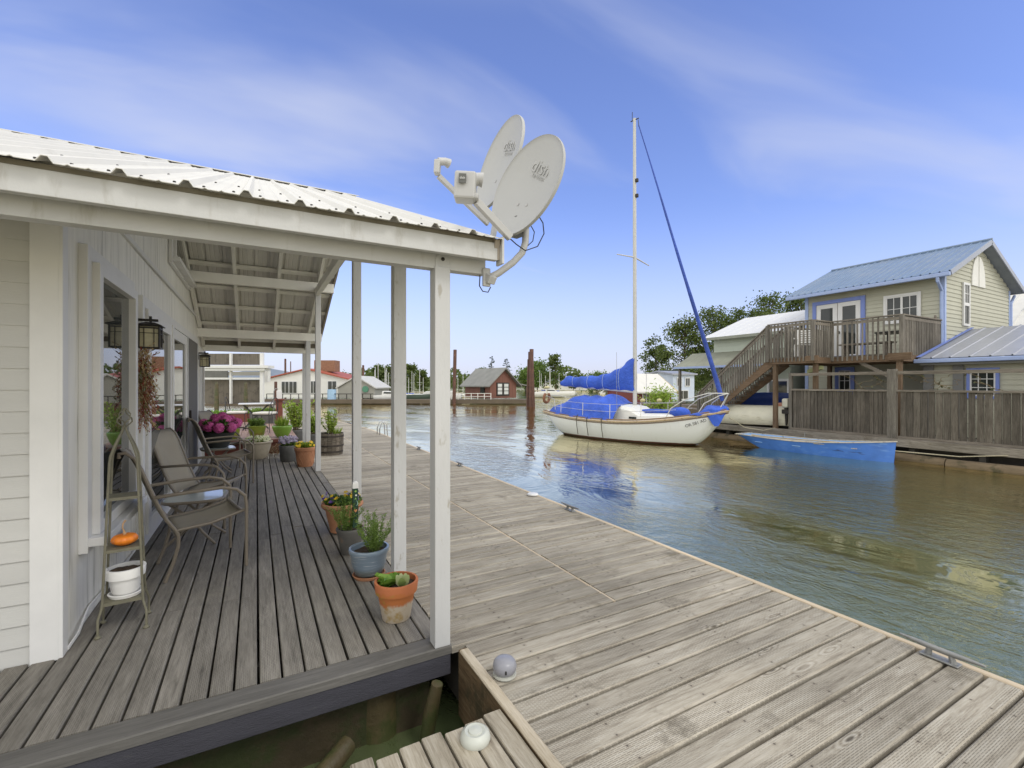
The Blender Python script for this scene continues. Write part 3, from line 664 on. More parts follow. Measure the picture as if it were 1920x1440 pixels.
def blueglaze():
    m,nt,b=nodes('blue_grey_glaze'); tc=N(nt,'ShaderNodeTexCoord').outputs['Object']; sp=N(nt,'ShaderNodeSeparateXYZ'); nt.links.new(tc,sp.inputs[0])
    z=math_(nt,'ADD',sp.outputs[2],math_(nt,'MULTIPLY',math_(nt,'SUBTRACT',noise(nt,mapping(nt,tc,(3,3,18)),3,5),.5),.06))
    c=mixc(nt,mrange(nt,z,.05,.10,0,1),(.13,.16,.16),(.17,.22,.27)); c=mixc(nt,mrange(nt,noise(nt,mapping(nt,tc,(2,2,26)),3,5),.55,.7,0,.8),c,(.42,.44,.46))
    nt.links.new(c,b.inputs['Base Color']); b.inputs['Roughness'].default_value=.3; b.inputs['Coat Weight'].default_value=.4; return m
BLUEG=blueglaze()
t=pot('flower_pot','blue grey glazed pot of wispy herb on a clay saucer','pot',(.775,3.74,.003),[(.095,.022),(.105,.03),(.128,.10),(.137,.165),(.150,.195),(.155,.215),(.150,.225)],BLUEG,.185,.128,saucer=(.125,.022,TERRA2))
herb(t,'leaves',LEAF1,40,(-.035,.02),.85,.33,.030,.007,9,.5,.19,.05,.4,.0016)
t=pot('flower_pot','dark grey clay pot with feathery greenery, holding the painted garden stake','pot',(.735,4.33,.003),[(.075,0),(.082,.02),(.10,.12),(.115,.19),(.124,.215),(.12,.225)],M('grey_brown_glaze',(.10,.095,.085),.6,.3,10,dirt=(.30,.16,.08),dthr=(.5,.65),dscale=5),.195,.105)
herb(t,'leaves',LEAF1,34,(-.03,0),.8,.30,.032,.007,8,.5,.2,.06,.4,.0016)
# painted garden stake
sk=wthing('garden_stake','dark green painted garden stake with a white rounded cap','garden stake',(.765,4.27,.25))
SX,SY=.765,4.27
STG=M('stake_green',(.016,.05,.028),.4,.15,10); STW=M('stake_white',(.75,.74,.70),.4); 
w=MB(); w.box(SX-.022,SX+.022,SY-.022,SY+.022,.24,.60); w.build('shaft',STG,sk,bevel=.002)
w=MB(); rows=[]
for k in range(6):
    a=PI/2*k/5; s=.025*math.cos(a); z=.60+.028*math.sin(a)+.02*(k>0); rows.append([(SX-s,SY-s,z),(SX+s,SY-s,z),(SX+s,SY+s,z),(SX-s,SY+s,z)])
w.grid([[(SX-.025,SY-.025,.585),(SX+.025,SY-.025,.585),(SX+.025,SY+.025,.585),(SX-.025,SY+.025,.585)]]+rows,True); w.build('cap',STW,sk,True)
def flat(name,pts,mat): 
    w=MB(); w.prism([(SX+x,SY-.0245,z) for x,z in pts],(0,.0022,0)); w.build(name,mat,sk)
ci=lambda cx,cz,r,n=14:[(cx+r*math.cos(2*PI*i/n),cz+r*math.sin(2*PI*i/n)) for i in range(n)]
flat('painted_dot',ci(.004,.525,.008),STW)
moon=[(.0+.020*math.cos(a),.455+.024*math.sin(a)) for a in[ -1.35+2.7*i/10 for i in range(11)]]+[(.004+.011*math.cos(a),.455+.021*math.sin(a)) for a in[1.35-2.7*i/10 for i in range(11)]]
flat('painted_moon',moon,M('stake_aqua',(.35,.6,.5),.5))
flat('painted_leaf',[(-.010,.487),(.0,.507),(.009,.487),(.0,.492)],M('stake_lime',(.3,.5,.1),.5))
flat('painted_flower',[(.012*(1 if i%2 else .45)*math.cos(PI*i/5),.560+.012*(1 if i%2 else .45)*math.sin(PI*i/5)) for i in range(10)],M('stake_lime',(.3,.5,.1),.5))
flat('painted_heart',[(0,.375),(.013,.392),(.011,.402),(.004,.402),(0,.396),(-.004,.402),(-.011,.402),(-.013,.392)],M('stake_orange',(.6,.25,.1),.5))
def flowers(t,name,mat,n,r,z0,z1,size,seed,petal=5,squash=1):
    w=MB(); rnd=random.Random(seed)
    for i in range(n):
        a=rnd.uniform(0,2*PI); q=r*math.sqrt(rnd.random()); c=Vector((q*math.cos(a),q*math.sin(a),rnd.uniform(z0,z1))); nn=(Vector((math.cos(a)*q/r,math.sin(a)*q/r,0))*.8+Vector((rnd.uniform(-.4,.4),rnd.uniform(-.9,.1),rnd.uniform(.2,.9)))).normalized(); u=nn.orthogonal().normalized(); v=nn.cross(u); o=rnd.random()*6
        for k in range(petal):
            b=o+2*PI*k/petal; d=u*math.cos(b)+v*math.sin(b); e=u*math.cos(b+1.57)+v*math.sin(b+1.57); s=size*rnd.uniform(.8,1.1)
            kk=len(w.v); w.add([c,c+d*s*.7+e*s*.42+nn*s*.15,c+d*s+nn*s*.05,c+d*s*.7-e*s*.42+nn*s*.15],[(0,1,2,3)])
    w.build(name,mat,t)
YEL=leafmat('yellow_petal',(.75,.45,.02),(.85,.62,.06),.5,.2); PUR=leafmat('purple_petal',(.06,.03,.16),(.16,.09,.34),.5,.2); PINK=leafmat('pink_petal',(.50,.06,.27),(.80,.22,.52),.6,.2); LAV=leafmat('lavender_petal',(.28,.24,.36),(.5,.45,.58),.6,.2); CREAMF=leafmat('cream_petal',(.6,.6,.4),(.8,.8,.62),.6,.2)
t=pot('flower_pot','big terracotta pot of yellow and purple pansies beside the slim post','pot',(.77,4.99,.003),[(.12,.015),(.118,.03),(.125,.06),(.15,.17),(.165,.245),(.19,.255),(.205,.275),(.20,.295),(.19,.30)],TERRA2,.27,.165)
herb(t,'leaves',LEAF2,70,(0,0),.5,.09,.035,.022,4,.5,.26,.16,.3,.0016)
flowers(t,'yellow_pansies',YEL,34,.19,.30,.38,.021,11); flowers(t,'purple_pansies',PUR,14,.19,.31,.40,.023,12)
t=pot('flower_pot','terracotta pot with crossed relief lines and yellow flowers at the fourth post','pot',(.79,9.30,.003),[(.125,0),(.13,.02),(.155,.16),(.168,.285),(.182,.29),(.186,.345),(.18,.35)],TERRA2,.32,.155)
w=MB()
for s in(-1,1):
    for k in range(12):
        pts=[]
        for i in range(9):
            f=i/8; r=.134+.034*f+.002; a=2*PI*k/12+s*f*.75; pts.append((r*math.cos(a),r*math.sin(a),.03+.25*f))
        w.tube(pts,.004,4)
w.build('relief_lattice',TERRA2,t)
herb(t,'leaves',LEAFY,50,(0,0),.6,.12,.04,.022,4,.5,.31,.13,.3,.0016); flowers(t,'yellow_blooms',YEL,36,.17,.36,.44,.026,13)
GREYPOT=M('lead_grey_pot',(.10,.10,.095),.6,.2,9,dirt=(.2,.19,.17),dthr=(.6,.8),dscale=8)
t=pot('flower_pot','lead grey pot of lavender flowers behind the lattice terracotta pot','pot',(.55,10.05,.003),[(.13,0),(.14,.02),(.16,.2),(.17,.30),(.165,.31)],GREYPOT,.28,.15)
herb(t,'leaves',LEAF1,40,(0,0),.6,.16,.03,.014,4,.5,.27,.12,.3,.0016); flowers(t,'lavender_blooms',LAV,240,.17,.36,.48,.024,14)
br=thing('half_barrel','weathered wooden half barrel planted with a small shrub and grass','barrel planter',(1.42,10.85,-.028))
BARR=plankmat('barrel_staves',((.05,.04,.03),(.13,.11,.085),(.24,.21,.17)),'x',.85,.5,.2,None,False,.5,.25)
w=MB()
for k in range(20):
    a0=2*PI*(k+.04)/20; a1=2*PI*(k+.96)/20; rows=[]
    for f in(0,.25,.5,.75,1):
        r=.235+.045*math.sin(PI*(.15+.5*f)); z=.46*f; rows.append([((r-e)*math.cos(a),(r-e)*math.sin(a),z) for a,e in((a0,.02),(a0,0),(a1,0),(a1,.02))])
    w.grid(rows,True)
w.build('staves',BARR,br)
for z in(.07,.20,.40):
    w=MB(); r=.235+.045*math.sin(PI*(.15+.5*z/.46))+.003; w.lathe([(r-.01,z-.018),(r,z-.018),(r+.002,z+.018),(r-.01,z+.018)],n=32); w.build('hoop',M('rusty_hoop',(.06,.05,.042),.7,.3,12,metal=.4),br,True)
w=MB(); w.lathe([(0,.42),(.25,.415)],n=20); w.build('soil',SOIL,br)
herb(br,'leaves',LEAFY,14,(0.02,0),.5,.55,.07,.03,7,.6,.42,.03,.35,.005,STEMB)
w=MB(); rnd=random.Random(8)
for i in range(90): a=rnd.uniform(0,6.3); d=Vector((math.cos(a)*.5,math.sin(a)*.5,1)); w.leaf((.14+.05*math.cos(a),.02+.05*math.sin(a),.42),d,rnd.uniform(.1,.2),.012,.1)
w.build('grass',LEAFY,br)
# hydrangea
t=pot('hydrangea_pot','dark round pot overflowing with pink hydrangea heads on a small table','pot',(-.55,9.28,.437),[(.13,0),(.14,.01),(.20,.14),(.235,.235),(.24,.25),(.235,.255)],M('black_pot',(.025,.027,.025),.5,.2,9),.225,.215)
herb(t,'leaves',LEAF2,60,(0,0),1.1,.24,.085,.05,4,.5,.22,.17,.3,.003)
rnd=random.Random(21)
HEADS=[(-.24,-.08,.39),(-.10,-.18,.37),(.04,-.20,.36),(.18,-.14,.34),(.27,.02,.34),(-.16,.06,.47),(-.02,-.02,.45),(.12,.04,.46),(-.28,.10,.36),(.02,.20,.44),(.22,.16,.40),(-.05,.1,.5)]
w=MB()
for hx,hy,hz in HEADS:
    w.ball((hx,hy,hz),.078,10)
    for i in range(110):
        v=Vector((rnd.gauss(0,1),rnd.gauss(0,1),rnd.gauss(.2,1))).normalized(); c=Vector((hx,hy,hz))+v*.082; u=v.orthogonal().normalized(); e=v.cross(u); s=.017
        for k in range(4):
            b=i+PI/2*k; d=u*math.cos(b)+e*math.sin(b); g=e*math.cos(b)-u*math.sin(b); w.add([c,c+d*s*.7+g*s*.5,c+d*s*1.1+v*.004,c+d*s*.7-g*s*.5],[(0,1,2,3)])
w.build('flower_heads',PINK,t)
CREAMP=M('cream_planter',(.48,.42,.32),.6,.1,6,dirt=(.3,.25,.17),dthr=(.55,.8),dscale=5)
t=pot('flower_pot','wide cream planter of pale blossoms beside the red step','pot',(.02,10.75,.003),[(.17,0),(.19,.03),(.245,.22),(.255,.30),(.28,.31),(.285,.335),(.275,.345)],CREAMP,.31,.24)
herb(t,'leaves',LEAFY,60,(0,0),.6,.14,.04,.025,4,.5,.29,.2,.3,.002); flowers(t,'cream_blooms',CREAMF,200,.23,.35,.44,.025,15)
w=MB(); rnd=random.Random(31); dry=thing('dry_grass_clump','brown dried grass clump drooping over the front of the red step','plant',(.30,11.05,.003))
for i in range(260): a=rnd.uniform(0,6.3); d=Vector((math.cos(a)*.9,math.sin(a)*.6,rnd.uniform(.2,1))); w.leaf((rnd.uniform(-.2,.25),rnd.uniform(-.1,.1),rnd.uniform(0,.18)),d,rnd.uniform(.08,.16),.012,.1)
w.build('blades',leafmat('dry_brown',(.16,.10,.06),(.36,.27,.18),.9,.1),dry)
# ----- red step platform and what stands on it
REDW=plankmat('red_brown_deck',((.20,.10,.07),(.33,.22,.18),(.42,.32,.27)),'y',.7,.8,.2,None,False,.25,.08)
REDS=M('red_brown_stain',(.16,.045,.028),.6,.2,5,(1,1,4),.25)
w=MB(); x=-4.0
while x<.74: w.plank('y',11.40,17.5,x+.07,.136,.27,.302,.004); x+=.142
props(w.build('red_platform',REDW),kind='structure')
w=MB(); w.box(-4,.72,11.45,17.4,-.02,.265); w.box(-4,.80,11.39,11.43,.235,.298); props(w.build('red_platform_base',REDS,bevel=.003),kind='structure')
LIME=M('lime_glaze',(.22,.40,.05),.3,.14,7,spec=.6); LIMEO=M('olive_lime_glaze',(.25,.32,.04),.35,.2,7,dirt=(.28,.20,.06),dthr=(.5,.7),dscale=6)
t=pot('flower_pot','round lime green bowl of upright leaves at the corner of the red platform','pot',(.52,11.72,.303),[(.10,0),(.11,.01),(.155,.08),(.20,.19),(.21,.235),(.205,.255),(.20,.26)],LIME,.23,.18)
w=MB(); rnd=random.Random(41)
for i in range(60): a=rnd.uniform(0,6.3); q=rnd.uniform(0,.13); d=Vector((math.cos(a)*.25,math.sin(a)*.25,1)); w.leaf((q*math.cos(a),q*math.sin(a),.23),d,rnd.uniform(.14,.30),.030,.15)
w.build('leaves',LEAFY,t)
t=pot('flower_pot','olive lime planter of low herbs left of the round lime bowl','pot',(.02,11.95,.303),[(.12,0),(.13,.01),(.16,.12),(.185,.24),(.19,.26),(.182,.265)],LIMEO,.235,.165)
herb(t,'leaves',LEAF1,60,(0,0),.7,.2,.05,.012,7,.5,.24,.12,.35,.002)
t=pot('flower_pot','olive lime planter half hidden behind the pink hydrangea','pot',(-.48,11.9,.303),[(.12,0),(.13,.01),(.16,.10),(.175,.20),(.18,.22),(.172,.225)],LIMEO,.2,.155)
herb(t,'leaves',LEAF1,40,(0,0),.7,.12,.05,.012,6,.5,.2,.12,.35,.002)
IRON=M('black_wrought_iron',(.03,.03,.028),.5,.2,12)
CUSH=M('white_cushion',(.70,.67,.61),.85,.06,5,bmp=.2,bs=30)
def bistro(label,loc,rz,g):
    t=thing('bistro_chair',label,'chair',loc,rz,g)
    for sx in(-.2,.2):
        for sy in(-.19,.19):
            w=MB(); top=.44; w.tube([(sx,sy,top),(sx*1.05,sy*1.05,.2),(sx*1.18,sy*1.15,.006)],.009,6); w.build('leg',IRON,t,True)
    w=MB(); w.tube([(-.2,-.2,.44),(.2,-.2,.44),(.2,.2,.44),(-.2,.2,.44),(-.2,-.2,.44)],.009,6,False); w.build('seat_frame',IRON,t,True)
    w=MB(); w.tube([(-.2+ -.06*math.sin(PI*i/12)*1,-.2*math.cos(PI*i/12),.44+.42*math.sin(PI*i/12)**.75) for i in range(13)],.009,6); w.tube([(-.22,-.12,.44),(-.26,-.1,.66),(-.25,0,.76),(-.26,.1,.66),(-.22,.12,.44)],.006,6); w.build('backrest',IRON,t,True)
    w=MB(); w.cbox((.0,0,.475),(.42,.42,.06)); w.build('cushion',CUSH,t,bevel=.025); return t
bc=bistro('black iron bistro chair with white cushion right of the bistro table',(.20,13.1,.303),R(150),'bistro chairs on the red platform')
dup(bc,(-.42,13.9,.303),R(-10),'black iron bistro chair with white cushion left of the bistro table')
t=thing('bistro_table','small pale folding bistro table on the red platform','table',(.0,14.1,.303))
w=MB(); w.box(-.40,.40,-.30,.30,.665,.69); w.build('table_top',TRIMW,t,bevel=.004)
for s in(-1,1):
    
    for q in(-.22,.22): w=MB(); w.tube([(s*.3,q,.665),(-s*.3,q,.0)],.012,6); w.build('leg',IRON,t,True)
for nm,lab,loc,sz,seed in(('planter_box','brown raised bed of bright lettuce by the grey board fence',(-.75,17.3,.303),(1.9,.7,.26),51),('planter_box','dark planter of trailing green plants right of the bistro table',(.25,16.2,.303),(.8,.5,.34),52)):
    t=thing(nm,lab,'planter',loc); a,b,h=sz
    w=MB(); boxx=[(-a/2,-b/2),(a/2,-b/2),(a/2,b/2),(-a/2,b/2)]
    for i in range(4): p,q=boxx[i],boxx[(i+1)%4]; w.beam((p[0],p[1],h/2),(q[0],q[1],h/2),.04,h)
    w.box(-a/2+.03,a/2-.03,-b/2+.03,b/2-.03,.02,h-.05); w.build('box',REDS if seed==51 else GREYPOT,t)
    w=MB(); rnd=random.Random(seed)
    for i in range(420):
        c=Vector((rnd.uniform(-a/2+.05,a/2-.05),rnd.uniform(-b/2+.05,b/2-.05),h-.04)); d=Vector((rnd.uniform(-.6,.6),rnd.uniform(-.6,.6),1)); w.leaf(c,d,rnd.uniform(.08,.2),.07,.3)
    w.build('leaves',LEAF3 if seed==51 else LEAF1,t)
t=thing('pedestal_post','red brown pedestal post with a white box on top','post',(.60,15.4,.303))
w=MB(); w.box(-.09,.09,-.09,.09,0,.72); w.build('post',REDS,t); w=MB(); w.box(-.14,.14,-.14,.14,.72,.76); w.build('cap',REDS,t); w=MB(); w.box(-.07,.07,-.07,.07,.76,1.0); w.build('meter_box',TRIMW,t,bevel=.01)
for lab,loc,hh,n in(('leafy lime green shrub in a tub right of the pedestal post',(.95,13.9,-.028),.95,26),('bushy yellow green shrub in a tub by the far porch posts',(1.25,12.6,-.028),.62,24)):
    t=pot('shrub_tub',lab,'potted shrub',loc,[(.16,0),(.17,.02),(.2,.25),(.205,.28),(.2,.29)],GREYPOT,.25,.18); herb(t,'leaves',LEAFY,n,(0,0),.55,hh,.09,.045,8,.7,.26,.06,.35,.006,STEMB)
t=thing('garden_pole','thin grey steel garden pole standing on the red platform','pole',(.42,14.0,.303)); w=MB(); w.tube([(0,0,0),(0,0,1.0),(.04,0,1.08),(.1,0,1.06)],.012,6); w.build('pole',M('grey_steel',(.3,.3,.29),.4,.1,9,metal=.7),t,True)
# ----- dock hardware
GALV=M('galvanised',(.28,.28,.27),.5,.2,14,bmp=.2,metal=.5,dirt=(.12,.11,.10),dthr=(.55,.75),dscale=12)
def cleat(label,loc):
    t=thing('dock_cleat',label,'cleat',loc,R(90),'cleats along the dock edge')
    w=MB(); w.tube([(-.185,0,.058),(-.12,0,.056),(-.05,0,.052),(.05,0,.052),(.12,0,.056),(.185,0,.058)],[.006,.011,.015,.015,.011,.006],10); w.build('horn',GALV,t,True)
    w=MB(); 
    for s in(-1,1): w.tube([(s*.055,0,.004),(s*.045,0,.05)],[.019,.012],8)
    w.build('stem',GALV,t,True); w=MB(); w.box(-.085,.085,-.032,.032,0,.010); w.build('base',GALV,t,bevel=.004); return t
cl=cleat('grey galvanised cleat at the dock edge nearest the camera',(3.325,1.13,-.027))
dup(cl,(3.325,4.61,-.027),R(90),'grey galvanised cleat near the white disc on the dock edge'); dup(cl,(3.33,8.1,-.027),R(90),'grey galvanised cleat far down the dock beside the corner post'); dup(cl,(3.33,10.6,-.027),R(90),'grey galvanised cleat on the dock edge between the two slim posts')
t=thing('edge_cap','flat white plastic disc on the dock edge strip','cap',(3.34,5.5,-.026)); w=MB(); w.lathe([(.075,0),(.08,.008),(.07,.022),(.03,.028),(0,.029)]); w.build('disc',TRIMW,t,True)
lad=thing('swim_ladder','bent steel swim ladder hooked over the far dock edge','ladder',(3.36,14.3,-.026))
for s in(-.16,.16):
    w=MB(); w.tube([(-.12,s,0),(-.12,s,.18),(-.06,s,.36),(.02,s,.38),(.09,s,.3),(.11,s,.0),(.12,s,-.6)],.016,8); w.build('rail',M('stainless',(.55,.55,.54),.25,.05,9,metal=.9),lad,True)
w=MB()
w.tube([(.11,-.16,-.2),(.11,.16,-.2)],.014,6); w.build('rung',GALV,lad,True)
dm=thing('dock_dome','squat grey plastic dome with a small dark slot on the near dock boards','dock light',(1.145,2.17,-.028))
w=MB(); w.lathe([(0,0),(.058,0),(.062,.006),(.060,.016),(.045,.018)],n=32); w.build('base',M('putty_plastic',(.42,.42,.37),.6,.1,9,dirt=(.25,.24,.19),dthr=(.55,.75),dscale=9),dm,True)
w=MB(); w.lathe([(.048,.016),(.054,.022),(.061,.034),(.063,.052),(.058,.072),(.046,.085),(.026,.092),(0,.094)],n=32); w.build('dome',M('grey_plastic',(.25,.25,.275),.32,.05,9),dm,True)
w=MB(); aa=R(-112); u=Vector((math.cos(aa),math.sin(aa),0)); tt=Vector((-u.y,u.x,0))
w.prism([u*.0625+tt*x+Vector((0,0,z)) for x,z in((-.005,.038),(.005,.038),(.005,.050),(.003,.056),(0,.058),(-.003,.056),(-.005,.050))],u*.0015); w.build('slot',M('black_slot',(.02,.02,.02),.5),dm)
t=thing('pipe_cap','white round cap on the short gangway boards below the porch edge','cap',(.83,1.845,-.038)); w=MB(); w.lathe([(.062,0),(.066,.012),(.06,.034),(.045,.044),(.03,.040),(.028,.046),(0,.05)],n=28); w.build('cap',M('cap_white',(.50,.51,.45),.45,.05,9),t,True)
# ---------------------------------------------------------------- the moored sailboat
SB=thing('sailboat','white sailboat with blue sail covers and one tall bare mast, moored at the far float','sailboat',(11.82,13.06,WATER),math.atan2(-.96,.28))
def hullpaint():
    m,nt,b=nodes('white_hull_gelcoat'); tc=N(nt,'ShaderNodeTexCoord').outputs['Object']; sp=N(nt,'ShaderNodeSeparateXYZ'); nt.links.new(tc,sp.inputs[0])
    st=noise(nt,mapping(nt,tc,(5,5,.7)),2,5,.6); c=mixc(nt,mrange(nt,st,.55,.8,0,.5),(.70,.71,.715),(.55,.53,.47))
    z=math_(nt,'ADD',sp.outputs[2],math_(nt,'MULTIPLY',noise(nt,tc,6,4),.02))
    c=mixc(nt,mrange(nt,z,.085,.10,1,0),c,(.10,.035,.025)); c=mixc(nt,mrange(nt,z,.02,.05,1,0),c,(.04,.035,.02))
    nt.links.new(c,b.inputs['Base Color']); b.inputs['Roughness'].default_value=.3; b.inputs['Coat Weight'].default_value=.3; return m
def sheer(x): return .74+(.47*(x/3.72)**2 if x>0 else .17*(x/3.55)**2)
def halfb(x):
    if x>0: return 1.1*(1-(x/3.72)**2.1)**.85 if x<3.72 else 0
    return 1.1-.72*(abs(x)/3.55)**2.2
def keel(x):
    if x>2.7: f=(x-2.7)/1.02; return (sheer(x))*(.75*f+.25*f*f)
    if x<-2.7: f=(-x-2.7)/.85; return sheer(x)*.86*f
    return -.38*(1-(x/2.7)**2)
def hull(x,t,s):
    return Vector((x,s*halfb(x)*math.sin(t*PI/2)**.75,keel(x)+(sheer(x)-keel(x))*(1-math.cos(t*PI/2))**.95))
xs=[-3.55+7.27*(.5-.5*math.cos(PI*i/34)) for i in range(35)]
w=MB(); w.grid([[hull(x,1-j/10,-1) for j in range(10)]+[hull(x,j/10,1) for j in range(11)] for x in xs])
tr=[hull(-3.55,1-j/10,-1) for j in range(10)]+[hull(-3.55,j/10,1) for j in range(11)]
w.add(tr,[tuple(range(len(tr)))]); w.build('hull',hullpaint(),SB,True)
DECKW=M('cream_deck',(.55,.52,.44),.7,.08,8,dirt=(.35,.3,.22),dthr=(.55,.75),dscale=4)
w=MB(); w.grid([[(x,halfb(x)*v*.99,sheer(x)-.02+.04*(1-v*v)) for v in(-1,-.5,0,.5,1)] for x in xs]); w.build('deck',DECKW,SB,True)
RUB=M('tan_rub_rail',(.42,.32,.20),.6,.2,9,(1,6,6),dirt=(.2,.13,.07),dthr=(.55,.7),dscale=8)
for s in(-1,1):
    w=MB(); w.tube([(x,s*(halfb(x)+.012),sheer(x)-.05) for x in xs],.042,6); w.build('rub_rail',RUB,SB,True)
    w=MB(); w.tube([(x,s*(halfb(x)*.985),sheer(x)+.02) for x in xs],.022,6); w.build('toe_rail',M('teak_toe_rail',(.20,.12,.06),.7,.2,9),SB,True)
    w=MB(); w.tube([(x,s*(halfb(x)+.006),sheer(x)-.115) for x in xs],.012,5); w.build('cove_stripe',M('brown_stripe',(.16,.08,.045),.6),SB,True)
GEL=M('white_cabin',(.70,.69,.65),.35,.04,4,dirt=(.5,.47,.4),dthr=(.6,.8),dscale=3)
w=MB(); prof=[(-.95,.0),(-.95,.50),(.30,.50),(.62,.44),(.98,.20),(1.75,.15),(2.05,.10),(2.25,-.03)]
rows=[]
for x,h in prof:
    b=min(.70,halfb(x)*.72)*(1 if x<1.9 else .8); z0=sheer(x)-.03; rows.append([(x,-b,z0),(x,-b*.94,z0+h*.8),(x,-b*.80,z0+h+.02),(x,0,z0+h+.06),(x,b*.80,z0+h+.02),(x,b*.94,z0+h*.8),(x,b,z0)])
w.grid(rows); w.add(rows[0],[tuple(range(7))]); w.build('cabin',GEL,SB,bevel=.02)
for x in(-.1,.78):
    w=MB(); b=min(.70,halfb(x)*.72); w.cbox((x,-b-.0,sheer(x)+.075),(.28,.03,.075),R(0)); w.build('portlight',FGLASS,SB,bevel=.01)
def cloth(name,col):
    m,nt,b=nodes(name); tc=N(nt,'ShaderNodeTexCoord').outputs['Object']; f=noise(nt,mapping(nt,tc,(2.2,2.2,2.2)),2.2,5,.6,.8)
    c=mixc(nt,mrange(nt,noise(nt,tc,1.3,5),.35,.7,0,1),col,tuple(min(1,x*1.5+.01) for x in col)); nt.links.new(c,b.inputs['Base Color']); b.inputs['Roughness'].default_value=.75; b.inputs['Sheen Weight'].default_value=.1
    bump(nt,b,f,.7,.09); return m
WIRE_=M('cover_lashing',(.35,.42,.6),.8,.1,5)
BLUEC=cloth('royal_blue_canvas',(.020,.075,.42))
def rough(v,a,s): return v+Vector((math.sin(v.x*7+v.z*11+s),math.sin(v.x*9+v.y*8+s*2),math.sin(v.x*12+v.y*5+s*3)))*a
w=MB(); rows=[]
for i in range(25):
    x=-3.15+3.4*i/24; f=i/24; h=.10+.72*min(1,max(0,f*2.3))**.8 if f<.45 else .80+.06*math.sin(f*9); 
    if x>-.4: h=.80-(.25)*(x+.4)/.65
    b=halfb(x)*1.0; z0=sheer(x)+.0; sag=.04*math.sin(f*25)
    rows.append([rough(Vector((x,b*y,z0+h*zz+sag*(zz>.3))),.018,1) for y,zz in((-1.0,-.02),(-.95,.25),(-.82,.55),(-.62,.85),(-.3,.98),(0,1.03),(.3,.98),(.62,.85),(.95,.3),(1.0,-.02))])
w.grid(rows); w.build('cockpit_cover',BLUEC,SB,True)
w=MB(); rows=[]
for i in range(29):
    f=i/28; x=-2.85+3.33*f; lo=1.92-.22*f; up=2.30+.02*math.sin(f*20) if f<.45 else 2.30+.30*((f-.45)/.37)**1.7 if f<.82 else 2.60+.42*((f-.82)/.18)**.9
    if f<.05: up=lo+.36*(.55+9*f)
    mid=(lo+up)/2; hh=(up-lo)/2; tk=.17*(1-.3*f)
    rows.append([rough(Vector((x,tk*math.sin(a),mid-hh*math.cos(a))),.018,4) for a in[2*PI*j/14 for j in range(14)]])
w.grid(rows,True); w.add(rows[0],[tuple(range(14))]); w.build('mainsail_cover',BLUEC,SB,True)
for x in(-2.2,-1.5,-.8,-.1):
    f=(x+2.85)/3.33; lo=1.92-.22*f; up=2.32 if f<.45 else 2.30+.30*((f-.45)/.37)**1.7 if f<.82 else 2.60+.42*((f-.82)/.18)**.9; tk=.17*(1-.3*f)+.012
    w=MB(); w.tube([(x+.03*math.sin(a),tk*math.sin(a),(lo+up)/2-(up-lo+.03)/2*math.cos(a)) for a in[2*PI*j/14 for j in range(15)]],.008,5,False); w.build('lashing',WIRE_,SB,True)
w=MB(); w.tube([(-2.95,0,1.98),(.42,0,1.72)],.05,8); w.build('boom',M('alloy_spar',(.50,.49,.465),.5,.06,8),SB,True); ALLOY=MATS['alloy_spar']
w=MB(); w.tube([(.47,0,.8),(.46,0,6),(.45,0,11.55)],[.075,.07,.055],10); mast=w.build('mast',ALLOY,SB,True)
w=MB(); w.tube([(.42,-1.1,6.46),(.45,0,6.56),(.42,1.1,6.46)],[.02,.03,.02],6); w.build('spreader',ALLOY,mast,True)
w=MB(); w.tube([(.30,0,11.5),(.62,0,11.5)],.02,6); w.build('masthead_fitting',DARKM,mast,True)
w=MB(); w.tube([(.36,0,11.5),(.36,0,11.82)],.012,5); w.build('masthead_aerial',DARKM,mast,True)
for z in(9.3,8.75):
    w=MB(); w.cbox((.54,0,z),(.12,.09,.13)); w.build('mast_block',DARKM,mast,bevel=.02)
w=MB(); k=20; pts=[];rs=[]
for i in range(k+1):
    f=i/k; pts.append((.62+2.92*f,.02*math.sin(f*9),11.25-9.78*f)); rs.append((.016+.064*f**1.1)*(1+.06*math.sin(f*40)))
rs[-1]=.06; w.tube(pts,rs,10); w.build('furled_headsail',cloth('navy_sail_cover',(.014,.045,.25)),SB,True)
w=MB(); w.tube([(.60,0,11.45),(.62,0,11.2)],.012,5); w.build('headstay',DARKM,SB,True)
WIRE=M('rigging_wire',(.35,.35,.34),.4,.05,5,metal=.6)
for s in(-1,1):
    w=MB(); w.tube([(.36,s*1.03,3.1),(.35,s*1.0,sheer(.35))],.006,4); w.build('shroud',WIRE,SB,True)
SS=M('polished_rail',(.62,.61,.58),.3,.05,8,metal=.7)
zb=sheer(3.2)
